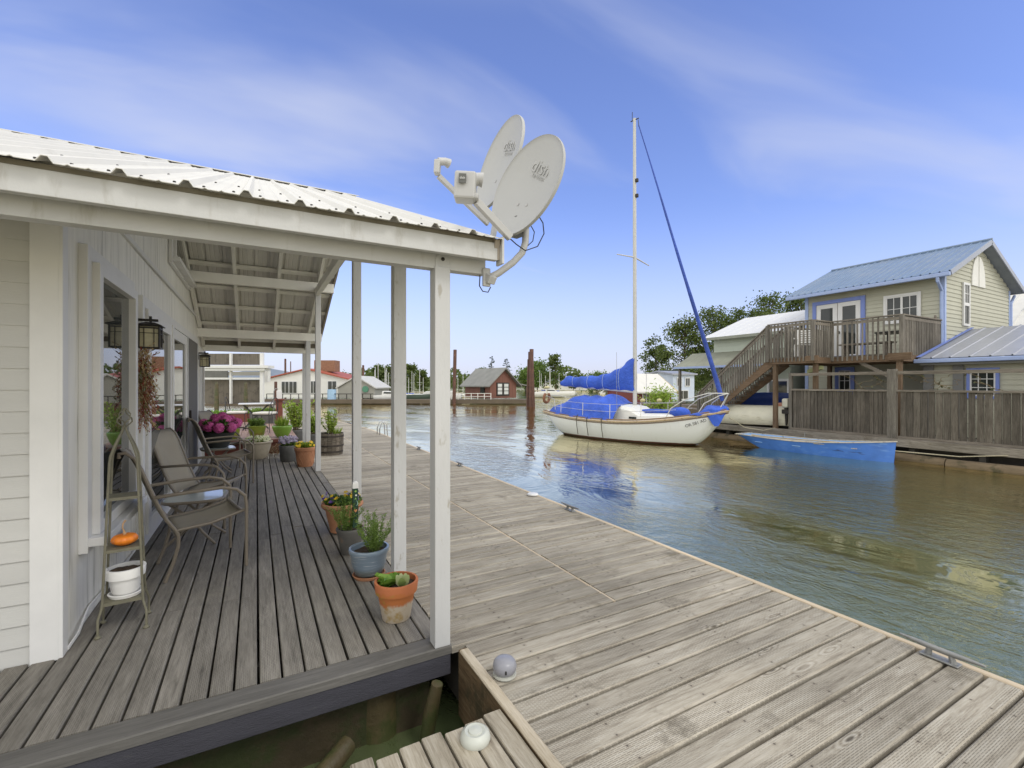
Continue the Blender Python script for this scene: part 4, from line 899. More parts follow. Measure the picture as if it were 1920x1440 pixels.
for s in(-1,1):
    w=MB(); w.tube([(2.0,s*.72,sheer(2.0)),(2.15,s*.66,sheer(2)+.33),(2.55,s*.52,sheer(2.4)+.56),(3.2,s*.28,zb+.62),(3.72,0,zb+.62)],.016,8); w.build('pulpit_rail',SS,SB,True)
    w=MB(); w.tube([(2.9,s*.38,sheer(2.9)),(3.1,s*.32,zb+.3),(3.5,s*.13,zb+.55),(3.72,0,zb+.62)],.016,8); w.build('pulpit_rail',SS,SB,True)
    w=MB(); w.tube([(3.45,s*.1,sheer(3.45)),(3.72,0,zb+.62)],.016,8); w.build('pulpit_rail',SS,SB,True)
    xs2=[1.25,.1,-1.1,-2.3]
    for x in xs2:
        w=MB(); w.tube([(x,s*halfb(x)*.96,sheer(x)),(x,s*halfb(x)*.95,sheer(x)+.56)],.012,6); w.build('stanchion',SS,SB,True)
    for hz in(.54,.29):
        w=MB(); w.tube([(2.3,s*.60,sheer(2.2)+hz*.9)]+[(x,s*halfb(x)*.95,sheer(x)+hz) for x in xs2]+[(-3.2,s*.5,sheer(-3.2)+hz)],.007,5); w.build('lifeline',SS,SB,True)
    w=MB(); w.tube([(-2.7,s*.62,sheer(-2.7)),(-2.8,s*.6,sheer(-2.8)+.56),(-3.3,s*.45,sheer(-3.3)+.62),(-3.52,0,sheer(-3.4)+.64)],.014,8); w.build('stern_rail',SS,SB,True)
w=MB(); zc=sheer(-3.3)+.55; w.tube([(-3.35+.02*math.cos(a),-.42+.17*math.sin(a),zc+.19*math.cos(a)) for a in[.6+5.1*i/14 for i in range(15)]][::-1],.06,8); w.build('horseshoe_ring',M('brown_float',(.22,.10,.05),.7,.15,8),SB,True)
w=MB(); w.tube([(-3.35,-.40,sheer(-3.3)),(-3.35,-.40,zc+.42)],.012,6); w.ball((-3.35,-.40,zc+.42),.10,10,(1.5,1,.6)); w.build('stern_light',M('straw_cap',(.5,.45,.25),.7),SB,True)
w=MB(); rows=[]
for i in range(13):
    x=2.75+.97*i/12; b=halfb(x)+.03; z0=sheer(x); bulge=.16*math.sin(PI*i/12)+.03; dr=.42*math.sin(PI*min(1,max(0,(i-5)/7)))
    rows.append([rough(Vector((x,b*y,z0+z)),.03,7) for y,z in((-1.02,-dr-.02),(-1.02,-dr*.4),(-.9,bulge*.5),(-.45,bulge),(0,bulge*1.25),(.45,bulge),(.9,bulge*.5),(1.02,-.03))])
w.grid(rows); w.build('bow_tarp',BLUEC,SB,True)
for nm,(x,y,z),r,sq in(('sail_bag',(2.2,-.12,sheer(2.2)+.14),.24,(1.5,1.1,.8)),('deck_roll',(1.35,-.05,sheer(1.3)+.25),.11,(7,1.6,.8))):
    w=MB(); w.ball((x,y,z),r,14,sq,.06); w.build(nm,BLUEC,SB,True)
for x in(-1.35,-.85,-.2):
    w=MB(); w.tube([(x,-halfb(x)*.95,sheer(x)+.10),(x+.01,-halfb(x)-.06,sheer(x)-.02),(x+.02,-halfb(x)-.045,sheer(x)-.3),(x+.06,-halfb(x)-.02,sheer(x)-.62)],.014,6); w.build('hanging_line',M('dark_rope',(.07,.065,.05),.9,.2,30),SB,True)
def hull_frame(x0,t,off=.012):
    p=hull(x0,t,-1); tx=(hull(x0+.3,t,-1)-hull(x0-.3,t,-1)).normalized(); ty=hull(x0,min(1,t+.06),-1)-hull(x0,t-.06,-1); m=frame(p,tx,ty); n=m.col[2].to_3d(); n=n if n.y<0 else -n; m.translation=p+n*off; return m
text_mesh('registration','OR 581 AD',.135,hull_frame(2.9,.80,.045),M('black_letters',(.03,.03,.03),.5),SB,.002)
# ---------------------------------------------------------------- blue rowboat
RB=thing('rowboat','bright blue wooden rowboat tied up beside the picket fence','rowboat',(14.2,7.8,WATER),R(-90))
def rsheer(x): return .34+.20*max(0,(x+.4)/2.5)**1.6+.02*max(0,-x/2.1)
def rhalf(x): return .55*(1-(max(0,x)/2.12)**1.9)**.95 if x>0 else .55-.19*(abs(x)/2.1)**2
def rkeel(x): return -.10+.0*x+(.27*(abs(min(0,x+.3))/1.8)**1.8)
def rh(x,t,s,ins=0): return Vector((x+.32*(1-max(0,t))*max(0,(-x-1.3)/.8)-.06*(1-max(0,t))*max(0,(x-1.5)/.6),s*max(0,rhalf(x)-ins)*(.72+.28*t if t>0 else 0) if t>0 else 0, rkeel(x)+ins+(rsheer(x)-rkeel(x)-ins)*max(0,t)))
BLUEP=M('blue_boat_paint',(.06,.185,.60),.42,.14,3,dirt=(.13,.28,.66),dthr=(.5,.75),dscale=3,dstretch=(1,1,4)); BLUEI=M('light_blue_inside',(.24,.42,.72),.5,.12,4,dirt=(.3,.4,.5),dthr=(.55,.75),dscale=5)
xr=[-2.1+4.21*i/28 for i in range(29)]
T=[-.001,.02,.3,.6,.85,1]
def rsec(x,ins=0): return [rh(x,t,-1,ins) for t in T[::-1]]+[rh(x,t,1,ins) for t in T[1:]]
w=MB(); w.grid([rsec(x) for x in xr]); s0=rsec(-2.1); w.add(s0,[tuple(range(len(s0)))]); w.build('hull',BLUEP,RB,bevel=0)
w=MB(); w.grid([rsec(x,.022) for x in xr[:-1]]); s0=[v+Vector((.022,0,0)) for v in rsec(-2.1,.02)]; w.add(s0,[tuple(range(len(s0)))]); w.build('inside',BLUEI,RB)
GUN=M('worn_gunwale',(.52,.48,.40),.7,.2,8,(1,6,6),dirt=(.25,.2,.15),dthr=(.5,.7),dscale=9)
for s in(-1,1):
    w=MB()
    for a,b in zip(xr[:-1],xr[1:]): w.beam((a,s*rhalf(a),rsheer(a)+.004),(b+.004,s*rhalf(b),rsheer(b)+.004),.05,.024)
    w.build('gunwale',GUN,RB)
w=MB(); w.beam((-2.1,-.43,rsheer(-2.1)+.006),(-2.1,.43,rsheer(-2.1)+.006),.05,.03); w.build('transom_cap',GUN,RB)
for x,hz in((-1.3,.2),(-.1,.22),(1.25,.30)):
    w=MB(); w.box(x-.12,x+.12,-rhalf(x)*.93,rhalf(x)*.93,hz-.02,hz); w.build('thwart',BLUEI if x<1 else GUN,RB,bevel=.004)
for s in(-1,1):
    w=MB(); w.tube([(-1.6,s*.2,.30),(1.2,s*.26,.36)],.02,6); w.tube([(-1.95,s*.2,.30),(-1.6,s*.2,.30)],[.045,.02],6); w.build('oar',M('oar_wood',(.5,.38,.2),.6,.15,8),RB,True)
    w=MB(); w.tube([(-.45,s*.55,.38),(-.45,s*.56,.5)],.012,5); w.build('rowlock',GALV,RB,True)
w=MB(); rnd=random.Random(2)
for i in range(14): p=Vector((.9+rnd.uniform(-.6,.6),-rhalf(.9)*.94-.012,.20+rnd.uniform(-.03,.02))); w.leaf(p,(1,0,rnd.uniform(-.1,.1)),rnd.uniform(.08,.22),.018,.02)
w.build('scrape_marks',M('scrape_blue',(.03,.07,.2),.6),RB)
ROPE=M('tan_rope',(.40,.36,.26),.9,.2,40,bmp=.4)
w=MB(); w.tube([(13.66,7.4,-.16),(13.95,6.4,-.17),(14.25,5.6,-.20),(14.6,4.6,-.22),(14.87,3.8,-.10)],.013,6); props(w.build('mooring_rope',ROPE,None,True),'tan rope running from the blue rowboat to the float on the right','rope')
w=MB(); w.tube([(12.9,9.5,.45),(13.6,9.45,.12),(14.4,9.35,.0),(14.95,9.3,.06)],.013,6); props(w.build('mooring_rope',ROPE,None,True),'tan rope from the sailboat bow to the float under the stairs','rope')
# ---------------------------------------------------------------- float of the opposite moorage
GREYW=plankmat('silvered_float_timber',((.10,.085,.065),(.22,.195,.16),(.33,.30,.255)),'y',.85,.8,.4,None,False,.6,.14,stain=((.11,.085,.05),1.2,.55))
w=MB(); w.box(14.9,26,-3,14.2,-.02,.03); props(w.build('opposite_float',GREYW),kind='structure')
w=MB(); w.box(14.84,14.9,-3,14.2,-.15,.05); props(w.build('float_stringer',GREYW,bevel=.006),kind='structure')
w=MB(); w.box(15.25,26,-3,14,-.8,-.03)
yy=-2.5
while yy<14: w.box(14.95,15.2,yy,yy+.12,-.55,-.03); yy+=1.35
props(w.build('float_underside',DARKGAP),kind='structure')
LOGM=M('float_log',(.17,.125,.075),.85,.3,3,(5,.6,5),.6,dirt=(.07,.06,.03),dthr=(.5,.68),dscale=3)
for k,(a,b,xo) in enumerate(((-3,4.9,14.82),(4.95,9.3,14.92),(9.4,14.3,15.0))):
    t=wthing('float_log',['long brown log under the float edge at the far right','brown log under the float behind the blue rowboat','brown log under the float behind the sailboat bow'][k],'log',(xo,a,WATER))
    w=MB(); w.tube([(xo,a,-.47),(xo+.02,(a+b)/2,-.44),(xo,b,-.47)],[.14,.16,.14],12); w.build('log',LOGM,t,True)
# ---------------------------------------------------------------- fence, stairs, deck and house opposite
def pick(name,a,b,c,axis): return plankmat(name,(a,b,c),axis,.85,.9,.5,None,False,.5,.22)
PICK=pick('brown_grey_pickets',(.060,.048,.036),(.135,.112,.085),(.215,.185,.148),'x'); 
def vertwood(name,cols):
    """grain runs along z: plank material with the axes turned"""
    m=plankmat(name,cols,'x',.85,.9,.4,None,False,.5,.22); nt=m.node_tree
    tcs=[n for n in nt.nodes if n.type=='TEX_COORD'][0]; rot=N(nt,'ShaderNodeMapping'); rot.inputs['Rotation'].default_value=(0,R(90),0)
    links=[l for l in nt.links if l.from_node==tcs]; socks=[l.to_socket for l in links]
    for l in links: nt.links.remove(l)
    nt.links.new(tcs.outputs['Object'],rot.inputs[0])
    for s in socks: nt.links.new(rot.outputs[0],s)
    return m
PICKV=vertwood('upright_grey_pickets',((.035,.029,.023),(.088,.076,.061),(.165,.147,.121))); RAILV=vertwood('upright_rail_wood',((.075,.066,.053),(.165,.148,.124),(.27,.25,.215)))
RAILX=plankmat('silvered_rail_wood',((.08,.066,.05),(.18,.155,.125),(.28,.25,.21)),'y',.85,.8,.4,None,False,.5,.14)
CEDAR=plankmat('cedar_frame',((.07,.042,.024),(.145,.095,.058),(.22,.155,.10)),'y',.8,.7,.4,None,False,.4,.12); CEDARV=vertwood('upright_cedar',((.08,.05,.03),(.155,.105,.066),(.23,.165,.11)))
FX=15.0
fe=wthing('picket_fence','tall weathered board fence with an open top rail on the opposite float','fence',(FX,6,.03))
def pickets(ya,yb,pw,gap,seed):
    w=MB(); rnd=random.Random(seed); y=ya
    while y<yb-pw*.6:
        w.box(FX-.012+rnd.uniform(-.004,.004),FX+.012,y,y+pw-gap*rnd.uniform(.7,1.9),.12,1.29+rnd.uniform(-.006,.006)); y+=pw
    w.build('boards',PICKV,fe)
pickets(6.22,8.80,.105,.008,1); pickets(-2.0,5.98,.150,.018,2)
for ya,yb in((6.2,8.8),(-2,6.0)):
    w=MB(); w.box(FX-.05,FX+.04,ya,yb,1.292,1.345); w.build('cap_rail',RAILX,fe,bevel=.004)
    w=MB(); w.box(FX-.035,FX+.035,ya,yb,.05,.118); w.build('bottom_rail',RAILX,fe,bevel=.004)
    w=MB(); w.box(FX-.03,FX+.03,ya,yb,1.755,1.84); w.build('top_rail',RAILX,fe,bevel=.004)
for y,sz,h in((8.86,.10,1.86),(6.1,.21,1.90),(3.05,.12,1.74)):
    w=MB(); w.box(FX-.055 if sz>.2 else FX+.03,FX+.05 if sz>.2 else FX+.13,y-sz/2,y+sz/2,.03,h); w.build('post',RAILV,fe,bevel=.005)
vine=wthing('bare_vine','thin bare vine with a few leaves strung under the fence top rail','vine',(FX,4.6,1.35))
w=MB(); lf=MB(); rnd=random.Random(77)
for i in range(16):
    y=rnd.uniform(.8,8.3); p=Vector((FX+.02,y,1.35 if rnd.random()<.6 else 1.75)); s=1 if p.z<1.5 else -1; pts=[p]
    for k in range(8):
        p=p+Vector((rnd.uniform(-.02,.02),rnd.uniform(-.14,.14)+(.07 if i%2 else -.07),s*rnd.uniform(0,.09))); pts.append(p)
        if rnd.random()<.4: lf.leaf(p,(rnd.uniform(-1,1),rnd.uniform(-1,1),rnd.uniform(-1,.2)),.09,.05)
    w.tube(pts,.007,4,False)
w.build('branches',STEMB,vine,True); lf.build('leaves',leafmat('vine_leaf',(.05,.03,.03),(.10,.12,.04)),vine)
# ----- raised deck on posts with stairs
dk=wthing('raised_deck','raised grey wooden deck with slatted railing and a long staircase','deck',(16.6,8,.03))
w=MB(); w.box(14.95,15.93,8.10,9.50,2.33,2.37); w.box(15.93,18.42,6.25,9.50,2.33,2.37); w.build('floor',RAILX,dk)
w=MB()
for a,b in(((14.93,8.08),(14.93,9.52)),((14.93,8.08),(15.90,8.08)),((15.90,8.08),(15.90,6.23)),((15.9,6.23),(18.4,6.23))): w.beam((*a,2.235),(*b,2.235),.045,.185)
w.beam((14.98,9.5,2.24),(18.4,9.5,2.24),.045,.17)
for k in range(5): w.beam((15.25+.73*k,6.27 if k>0 else 8.12,2.230),(15.25+.73*k,9.46,2.230),.045,.165)
w.build('joist_frame',CEDAR,dk)
w=MB(); w.beam((15.86,6.0,2.28),(15.86,6.55,2.28),.09,.20); w.build('beam_end',CEDAR,dk,bevel=.006)
w=MB(); w.beam((14.9,7.93,2.28),(14.9,8.3,2.28),.07,.18); w.build('beam_end',CEDAR,dk,bevel=.006)
for x,y in((15.0,9.32),(15.20,8.17),(15.98,6.33),(18.2,9.3)):
    w=MB(); w.box(x-.06,x+.06,y-.06,y+.06,.03,2.15); w.build('support_post',CEDARV,dk,bevel=.005)
w=MB(); w.beam((15.98,7.3,2.15),(15.98,6.4,1.62),.08,.1); w.build('knee_brace',RAILX,dk,bevel=.004)
def railing(p,q,zp=0,zq=0,sp=.135,top=1.08,post=(1,1),face=.02):
    p=Vector(p);q=Vector(q); L=(q-p).length; d=(q-p)/L; n=int(L/sp)
    w=MB()
    for i in range(n):
        c=p+d*(sp*(i+.5)); w.box(c.x-.019,c.x+.019,c.y-.019,c.y+.019,c.z-.16,c.z+top-.03)
    w.build('balusters',RAILV,dk)
    w=MB(); up=Vector((0,0,1)); w.beam(p+up*top,q+up*top,.09,.038); w.beam(p+up*(top-.09),q+up*(top-.09),.035,.085); w.build('handrail',RAILX,dk,bevel=.004)
    for f,c in zip(post,(p,q)):
        if f: w=MB(); w.box(c.x-.05,c.x+.05,c.y-.05,c.y+.05,c.z-.15,c.z+top-.02); w.build('rail_post',RAILV,dk,bevel=.004)
Z=2.37
railing((14.90,8.08,Z),(14.90,9.52,Z),sp=.115); railing((14.90,8.08,Z),(15.87,8.08,Z),post=(0,1)); railing((15.87,8.08,Z),(15.87,6.23,Z),post=(0,1)); railing((15.87,6.23,Z),(18.42,6.23,Z),post=(0,0),sp=.105); railing((15.95,9.52,Z),(18.4,9.52,Z),post=(1,0))
ST=[(9.52,2.37),(12.30,.10)]
for x in(14.93,15.83):
    railing((x,9.56,2.42),(x,12.3,.16),sp=.125,top=.98,post=(0,1))
    w=MB(); w.beam((x+.03,9.45,2.20),(x+.03,12.45,-.02),.05,.26); w.build('stringer',CEDAR,dk)
for k in range(12):
    f=(k+.5)/12; w=MB(); w.box(14.98,15.8,9.52+2.78*f-.13,9.52+2.78*f+.13,2.30-2.27*f-.02,2.30-2.27*f+.02); w.build('tread',RAILX,dk)
# ----- the house with the blue metal roof
OLIVES=M('olive_siding',(.42,.412,.325),.6,.05,3,bmp=.1,bs=40,island=.03); BLUET=M('periwinkle_trim',(.16,.22,.52),.5,.07,5); BLUEL=M('pale_blue_trim',(.30,.38,.60),.5,.07,5)
ROOFB=M('blue_grey_metal_roof',(.165,.235,.345),.40,.10,2,(1,1,1),.03,dirt=(.21,.265,.35),dthr=(.45,.7),dscale=1.5,metal=.25)
HX,HY=18.45,6.18
oh=wthing('olive_house','two storey olive clapboard house with blue trim and blue metal roof behind the raised deck','house',(21,8.2,.03))
def laps_y(w,x,ya,yb,za,zb,e=.125):   # wall facing -X
    z=za
    while z<zb-.01:
        t=min(e,zb-z); w.prism([(x-.004,ya,z+t),(x-.022,ya,z),(x,ya,z),(x,ya,z+t)],(0,yb-ya,0)); z+=e
def laps_x(w,y,xa,xb,za,zb,e=.125,top=None):  # wall facing -Y, optional gable
    z=za
    while z<zb-.01:
        t=min(e,zb-z); a,b=xa,xb
        if top:
            a=max(xa,top(z+t*.5)[0]); b=min(xb,top(z+t*.5)[1])
            if b-a<.05: break
        w.prism([(a,y-.004,z+t),(a,y-.022,z),(a,y,z),(a,y,z+t)],(b-a,0,0)); z+=e
RX=21.15; EZ=4.86; PIT=.43; XL,XR_=18.0,24.3
def hz(x): return EZ+(x-XL)*PIT if x<RX else EZ+(RX-XL)*PIT-(x-RX)*PIT
w=MB(); laps_y(w,HX,HY,10.25,.05,4.95,.13); w.build('front_wall',OLIVES,oh)
gl=lambda z:(XL+(z-EZ+.12)/PIT, 2*RX-XL-(z-EZ+.12)/PIT)
w=MB(); laps_x(w,HY,HX,23.85,.05,6.3,.13,gl); w.build('gable_wall',OLIVES,oh)
w=MB(); w.box(HX+.02,23.8,HY+.05,10.2,.05,4.9); w.build('wall_core',DARKGAP,oh)
for y in(HY,10.2):
    w=MB(); w.box(HX-.034,HX+.09,y-.03,y+.09,.05,4.85); w.build('corner_trim',BLUEL,oh,bevel=.004)
w=MB(); w.box(23.8,23.9,HY-.03,HY+.05,.05,4.85); w.build('corner_trim',BLUEL,oh)
def slope_roof(name,parent,mat,x0,z0,x1,z1,ya,yb,rib=.3,th=.03,rh=.03):
    w=MB(); yy=ya; L=[]
    pr=[(ya,0)]
    while yy<yb-.02:
        pr+=[(yy,0),(yy+.012,rh),(yy+.04,rh),(yy+.052,0)]; yy+=rib
    pr.append((yb,0)); w.grid([[(x,y,z+zz) for y,zz in pr] for x,z in((x0,z0),(x1,z1))]); return w.build(name,mat,parent,solid=.012)
slope_roof('roof',oh,ROOFB,XL-.05,hz(XL)-.02,RX,hz(RX),HY-.32,10.72,.23); slope_roof('roof',oh,ROOFB,XR_+.05,hz(XR_)-.02,RX,hz(RX),HY-.32,10.72,.23)
for a,b in((XL,RX),(XR_,RX)):
    w=MB(); w.beam((a,HY-.31,hz(a)-.06),(b,HY-.31,hz(b)-.06),.03,.15); w.build('barge_board',M('grey_blue_barge',(.28,.30,.36),.5,.06,5),oh)
    w=MB(); w.add([(a,HY-.3,hz(a)-.10),(b,HY-.3,hz(b)-.10),(b,10.7,hz(b)-.10),(a,10.7,hz(a)-.10)],[(0,1,2,3)]); w.build('soffit',M('soffit_blue',(.20,.22,.24),.7),oh)
w=MB(); w.tube([(RX,HY-.33,hz(RX)+.03),(RX,10.73,hz(RX)+.03)],.05,6); w.build('ridge_cap',ROOFB,oh)
w=MB(); w.box(XL-.13,XL-.03,HY-.32,10.72,EZ-.16,EZ-.04); w.build('gutter',BLUEL,oh,bevel=.02)
w=MB(); w.tube([(XL-.08,HY-.02,EZ-.14),(XL-.05,HY-.02,EZ-.28),(HX-.08,HY+.03,EZ-.5),(HX-.08,HY+.03,2.4)],.045,8); w.build('downspout',BLUEL,oh,True)
w=MB(); w.tube([(XR_+.05,HY-.02,EZ-.14),(23.95,HY-.03,EZ-.45),(23.95,HY-.03,2.4)],.045,8); w.build('downspout',BLUEL,oh,True)
def win_y(x,ya,yb,za,zb,par,casing,ct=.07,mull=(2,2),name='window',sash=TRIMW,center=True):
    w=MB(); boxframe(w,x-.05,x,ya-ct,yb+ct,za-ct,zb+ct,ct); f=w.build(name,casing,par,bevel=.003)
    w=MB(); boxframe(w,x-.04,x-.005,ya,yb,za,zb,.035)
    if center: m=(ya+yb)/2; w.box(x-.045,x-.005,m-.03,m+.03,za+.035,zb-.035)
    nx,nz=mull
    for i in range(1,nx):
        for (u,v) in (((ya,(ya+yb)/2),((ya+yb)/2,yb)) if center else ((ya,yb),)): y=u+(v-u)*i/nx; w.box(x-.036,x-.01,y-.009,y+.009,za+.035,zb-.035)
    for j in range(1,nz): z=za+(zb-za)*j/nz; w.box(x-.034,x-.012,ya+.035,yb-.035,z-.009,z+.009)
    w.build('sash',sash,f); w=MB(); w.box(x-.02,x+.03,ya+.02,yb-.02,za+.02,zb-.02); w.build('pane',FGLASS,f); return f
win_y(HX-.02,6.80,7.66,3.55,4.36,oh,TRIMW)
win_y(HX-.02,8.72,9.10,1.25,1.98,oh,BLUET,.12,(2,2),center=False)
w=MB(); boxframe(w,HX-.07,HX,8.27,10.0,2.38,4.56,.13); fd=w.build('french_doors',BLUET,oh,bevel=.004)
for ya,yb in((8.41,9.13),(9.15,9.86)):
    w=MB(); boxframe(w,HX-.055,HX-.01,ya,yb,2.4,4.42,.15); w.build('leaf',TRIMW,fd,bevel=.003)
    w=MB(); w.box(HX-.04,HX,ya+.14,yb-.14,2.54,4.28); w.build('pane',FGLASS,fd)
w=MB(); w.cbox((HX-.09,9.08,3.35),(.06,.04,.1)); w.build('handle',DARKM,fd)
def win_x(y,xa,xb,za,zb,par,nm='window',grid=True):
    w=MB(); boxframe2(w,y-.05,y,xa,xb,za,zb,.07); f=w.build(nm,TRIMW,par,bevel=.003)
    w=MB(); zm=(za+zb)/2; w.box(xa+.07,xb-.07,y-.045,y,zm-.05,zm+.05)
    if grid:
        for k in(1,2): x=xa+.07+(xb-xa-.14)*k/3; w.box(x-.01,x+.01,y-.035,y,zm+.05,zb-.07)
        w.box(xa+.07,xb-.07,y-.033,y,(zm+zb)/2-.01,(zm+zb)/2+.01)
    w.build('sash',TRIMW,f); w=MB(); w.box(xa+.06,xb-.06,y-.02,y,za+.06,zb-.06); w.build('pane',FGLASS,f)
def boxframe2(w,y0,y1,xa,xb,za,zb,t):
    w.box(xa,xa+t,y0,y1,za,zb); w.box(xb-t,xb,y0,y1,za,zb); w.box(xa+t,xb-t,y0,y1,za,za+t); w.box(xa+t,xb-t,y0,y1,zb-t,zb)
win_x(HY-.02,19.72,20.22,3.36,4.74,oh)
for s in(-1,1):
    w=MB(); cx=20.98; pts=[(cx+s*.03,HY-.05,4.72)]+[(cx+s*(.03+.52*math.sin(PI/2*(1-k/8))),HY-.05,4.72+.0+1.0*math.sin(PI/2*k/8)**.9) for k in range(9)]
    w.prism(pts,(0,.04,0)); w.build('arched_shutter',M('blank_white_shutter',(.66,.65,.60),.6,.04,3),oh,bevel=.004)
# single-storey wing under the grey metal roof
wg=wthing('house_wing','low olive wing with a pale grey metal roof in front of the gable wall','house wing',(18.5,3.5,.03))
GREYR=M('pale_grey_metal_roof',(.32,.33,.37),.38,.08,2,metal=.2,dirt=(.25,.27,.33),dthr=(.55,.75),dscale=1.2)
slope_roof('roof',wg,GREYR,16.55,2.22,20.4,3.28,-2.2,6.12,.40,.03,.025)
slope_roof('roof',wg,GREYR,24.2,2.22,20.4,3.28,-2.2,6.12,.40)
w=MB(); w.beam((16.6,6.13,2.27),(20.4,6.13,3.33),.10,.015); w.build('flashing',BLUET,wg)
w=MB(); w.box(16.47,16.56,-2.2,6.2,2.09,2.20); w.build('gutter',BLUEL,wg,bevel=.02)
w=MB(); laps_y(w,16.95,-2.1,6.1,.05,2.2,.13); w.build('front_wall',OLIVES,wg)
w=MB(); w.box(16.97,24,-2.0,6.0,.05,2.15); w.build('wall_core',DARKGAP,wg)
w=MB(); w.box(16.60,16.97,-2.1,6.1,2.03,2.08); w.build('soffit',M('grey_soffit',(.22,.22,.20),.8),wg)
for y in(6.0,5.35):
    w=MB(); w.box(16.85,16.97,y-.11,y+.11,.05,2.03); w.build('pilaster',M('grey_pilaster',(.17,.17,.165),.7,.1,5),wg)
win_y(16.93,4.62,5.12,1.18,1.86,wg,BLUET,.07,(3,3),center=False)
# white roofed neighbour at the right edge
wn=wthing('white_roofed_house','pale house with a ribbed white roof beyond the olive gable','house',(30,7,.03))
slope_roof('roof',wn,METALW,25.6,3.1,30,5.6,1.0,9.3,.45); w=MB(); w.box(26,34,1.3,9,.03,3.4); w.build('walls',TRIMW,wn)
w=MB(); w.prism([(28.2,5.0,4.55),(28.2,7.0,4.55),(28.2,6.0,5.35)],(1.5,0,0)); w.build('dormer',TRIMW,wn)
# boats and gear stowed under the stairs
def openhull(t,L,B,H,mat,name='hull',upside=False,n=20):
    w=MB(); rows=[]
    for i in range(n+1):
        x=-L/2+L*i/n; f=i/n; b=B/2*(math.sin(PI*min(1,.16+f*.84))**.6 if f>.3 else .93+.07*f/.3); k=H*.5*max(0,(f-.6)/.4)**2
        b=B/2*(1-max(0,(f-.45)/.55)**2.2)
        s=H*(1+.18*f); row=[]
        for j in range(9):
            u=-1+2*j/8; y=b*math.copysign(abs(u)**.6,u); z=k+(s-k)*abs(u)**2.6
            row.append((x,y,(H*1.15-z) if upside else z))
        rows.append(row)
    w.grid(rows); w.add(rows[0],[tuple(range(9))]); return w.build(name,mat,t,True,solid=.02)
t=thing('upturned_boat','cream white boat hull turned upside down on the float under the stairs','boat',(15.55,10.75,.05),R(96)); openhull(t,3.4,1.15,.60,M('cream_hull',(.62,.59,.46),.5,.07,4,dirt=(.42,.38,.26),dthr=(.55,.75),dscale=3,dstretch=(1,1,5)),upside=True)
w=MB(); w.tube([(-1.6,0,.70),(1.0,0,.66)],.02,6); w.build('keel_strip',GUN,t)
t=thing('blue_skiff','dark blue skiff leaning behind the cream upturned boat','boat',(16.35,10.5,.35),R(95)); t.rotation_euler=(R(-50),0,R(95)); openhull(t,3.3,1.2,.55,M('navy_hull',(.015,.04,.19),.4,.1,4))
w=MB(); w.tube([(-1.6,.6,.55),(0,.62,.6),(1.0,.42,.63),(1.6,.05,.66)],.025,6); w.build('gunwale',BLUEL,t,True)
t=thing('outboard_motor','old outboard motor with a pale cowl beside the fence end','outboard motor',(15.15,9.05,.05))
w=MB(); w.cbox((0,0,.83),(.24,.20,.30)); w.build('cowl',M('putty_cowl',(.46,.44,.36),.5,.1,8),t,bevel=.05)
w=MB(); w.tube([(0,0,.70),(0,0,.45),(.02,0,.1)],[.07,.05,.04],8); w.cbox((0,0,.55),(.16,.22,.14)); w.build('leg',DARKM,t,bevel=.01)
t=thing('water_drum','dark green plastic drum standing under the stair landing','drum',(15.4,8.75,.05)); w=MB(); w.lathe([(0,0),(.15,0),(.16,.03),(.16,.25),(.165,.27),(.16,.29),(.16,.5),(.14,.54),(0,.55)]); w.build('drum',M('green_drum',(.03,.045,.04),.5,.1,7),t,True)
t=thing('coral_buoy','coral coloured round buoy resting on the cream hull','buoy',(15.75,9.6,.70)); w=MB(); w.ball((0,0,.08),.16,14,(1.3,1,.55)); w.build('buoy',M('coral_plastic',(.5,.22,.14),.5),t,True)
t=thing('deck_sign_lamp','pale green box lamp hanging under the raised deck','lamp',(15.6,8.4,1.86)); w=MB(); w.prism([(-.1,-.2,.1),(.1,-.2,.1),(.1,.2,-.02),(-.1,.2,-.02)],(0,0,.12)); w.build('shade',M('pale_green_box',(.42,.44,.22),.6),t,bevel=.01); w=MB(); w.tube([(0,0,.15),(0,0,.45)],.012,5); w.build('cord',DARKM,t)
# furniture on the raised deck
WPL=M('white_resin',(.72,.71,.68),.4,.05,6)
t=thing('resin_chair','white slatted resin chair behind the deck railing above the stairs','chair',(15.9,8.9,2.375),R(200))
for sx in(-.22,.22):
    for sy in(-.23,.23): w=MB(); w.box(sx-.025,sx+.025,sy-.025,sy+.025,0,.42 if sx>0 else .95); w.build('leg',WPL,t)
w=MB()
for k in range(5): w.box(-.22+.09*k,-.15+.09*k,-.25,.25,.41,.43)
w.build('seat',WPL,t); w=MB()
for k in range(6): w.box(-.245,-.225,-.21,.21,.50+.075*k,.55+.075*k)
w.build('backrest',WPL,t)
for s in(-1,1): w=MB(); w.box(-.22,.24,s*.26-.03,s*.26+.03,.62,.645); w.build('armrest',WPL,t)
t=thing('picnic_bench','brown wooden bench by the olive wall on the raised deck','bench',(17.3,7.75,2.375))
w=MB(); w.box(-.2,.2,-.75,.75,.40,.45); w.build('seat',RAILX,t)
for s in(-.6,.6): w=MB(); w.box(-.17,.17,s-.04,s+.04,0,.40); w.build('leg',RAILX,t)
t=thing('patio_table','dark square table behind the corner of the deck railing','table',(17.2,6.9,2.375))
w=MB(); w.box(-.4,.4,-.4,.4,.68,.73); w.build('table_top',DARKM,t)
for a in(-.34,.34):
    for b in(-.34,.34): w=MB(); w.box(a-.03,a+.03,b-.03,b+.03,0,.68); w.build('leg',DARKM,t)
t=thing('wooden_chair','weathered wooden chair whose two back posts show above the side railing','chair',(17.9,6.55,2.375),R(170))
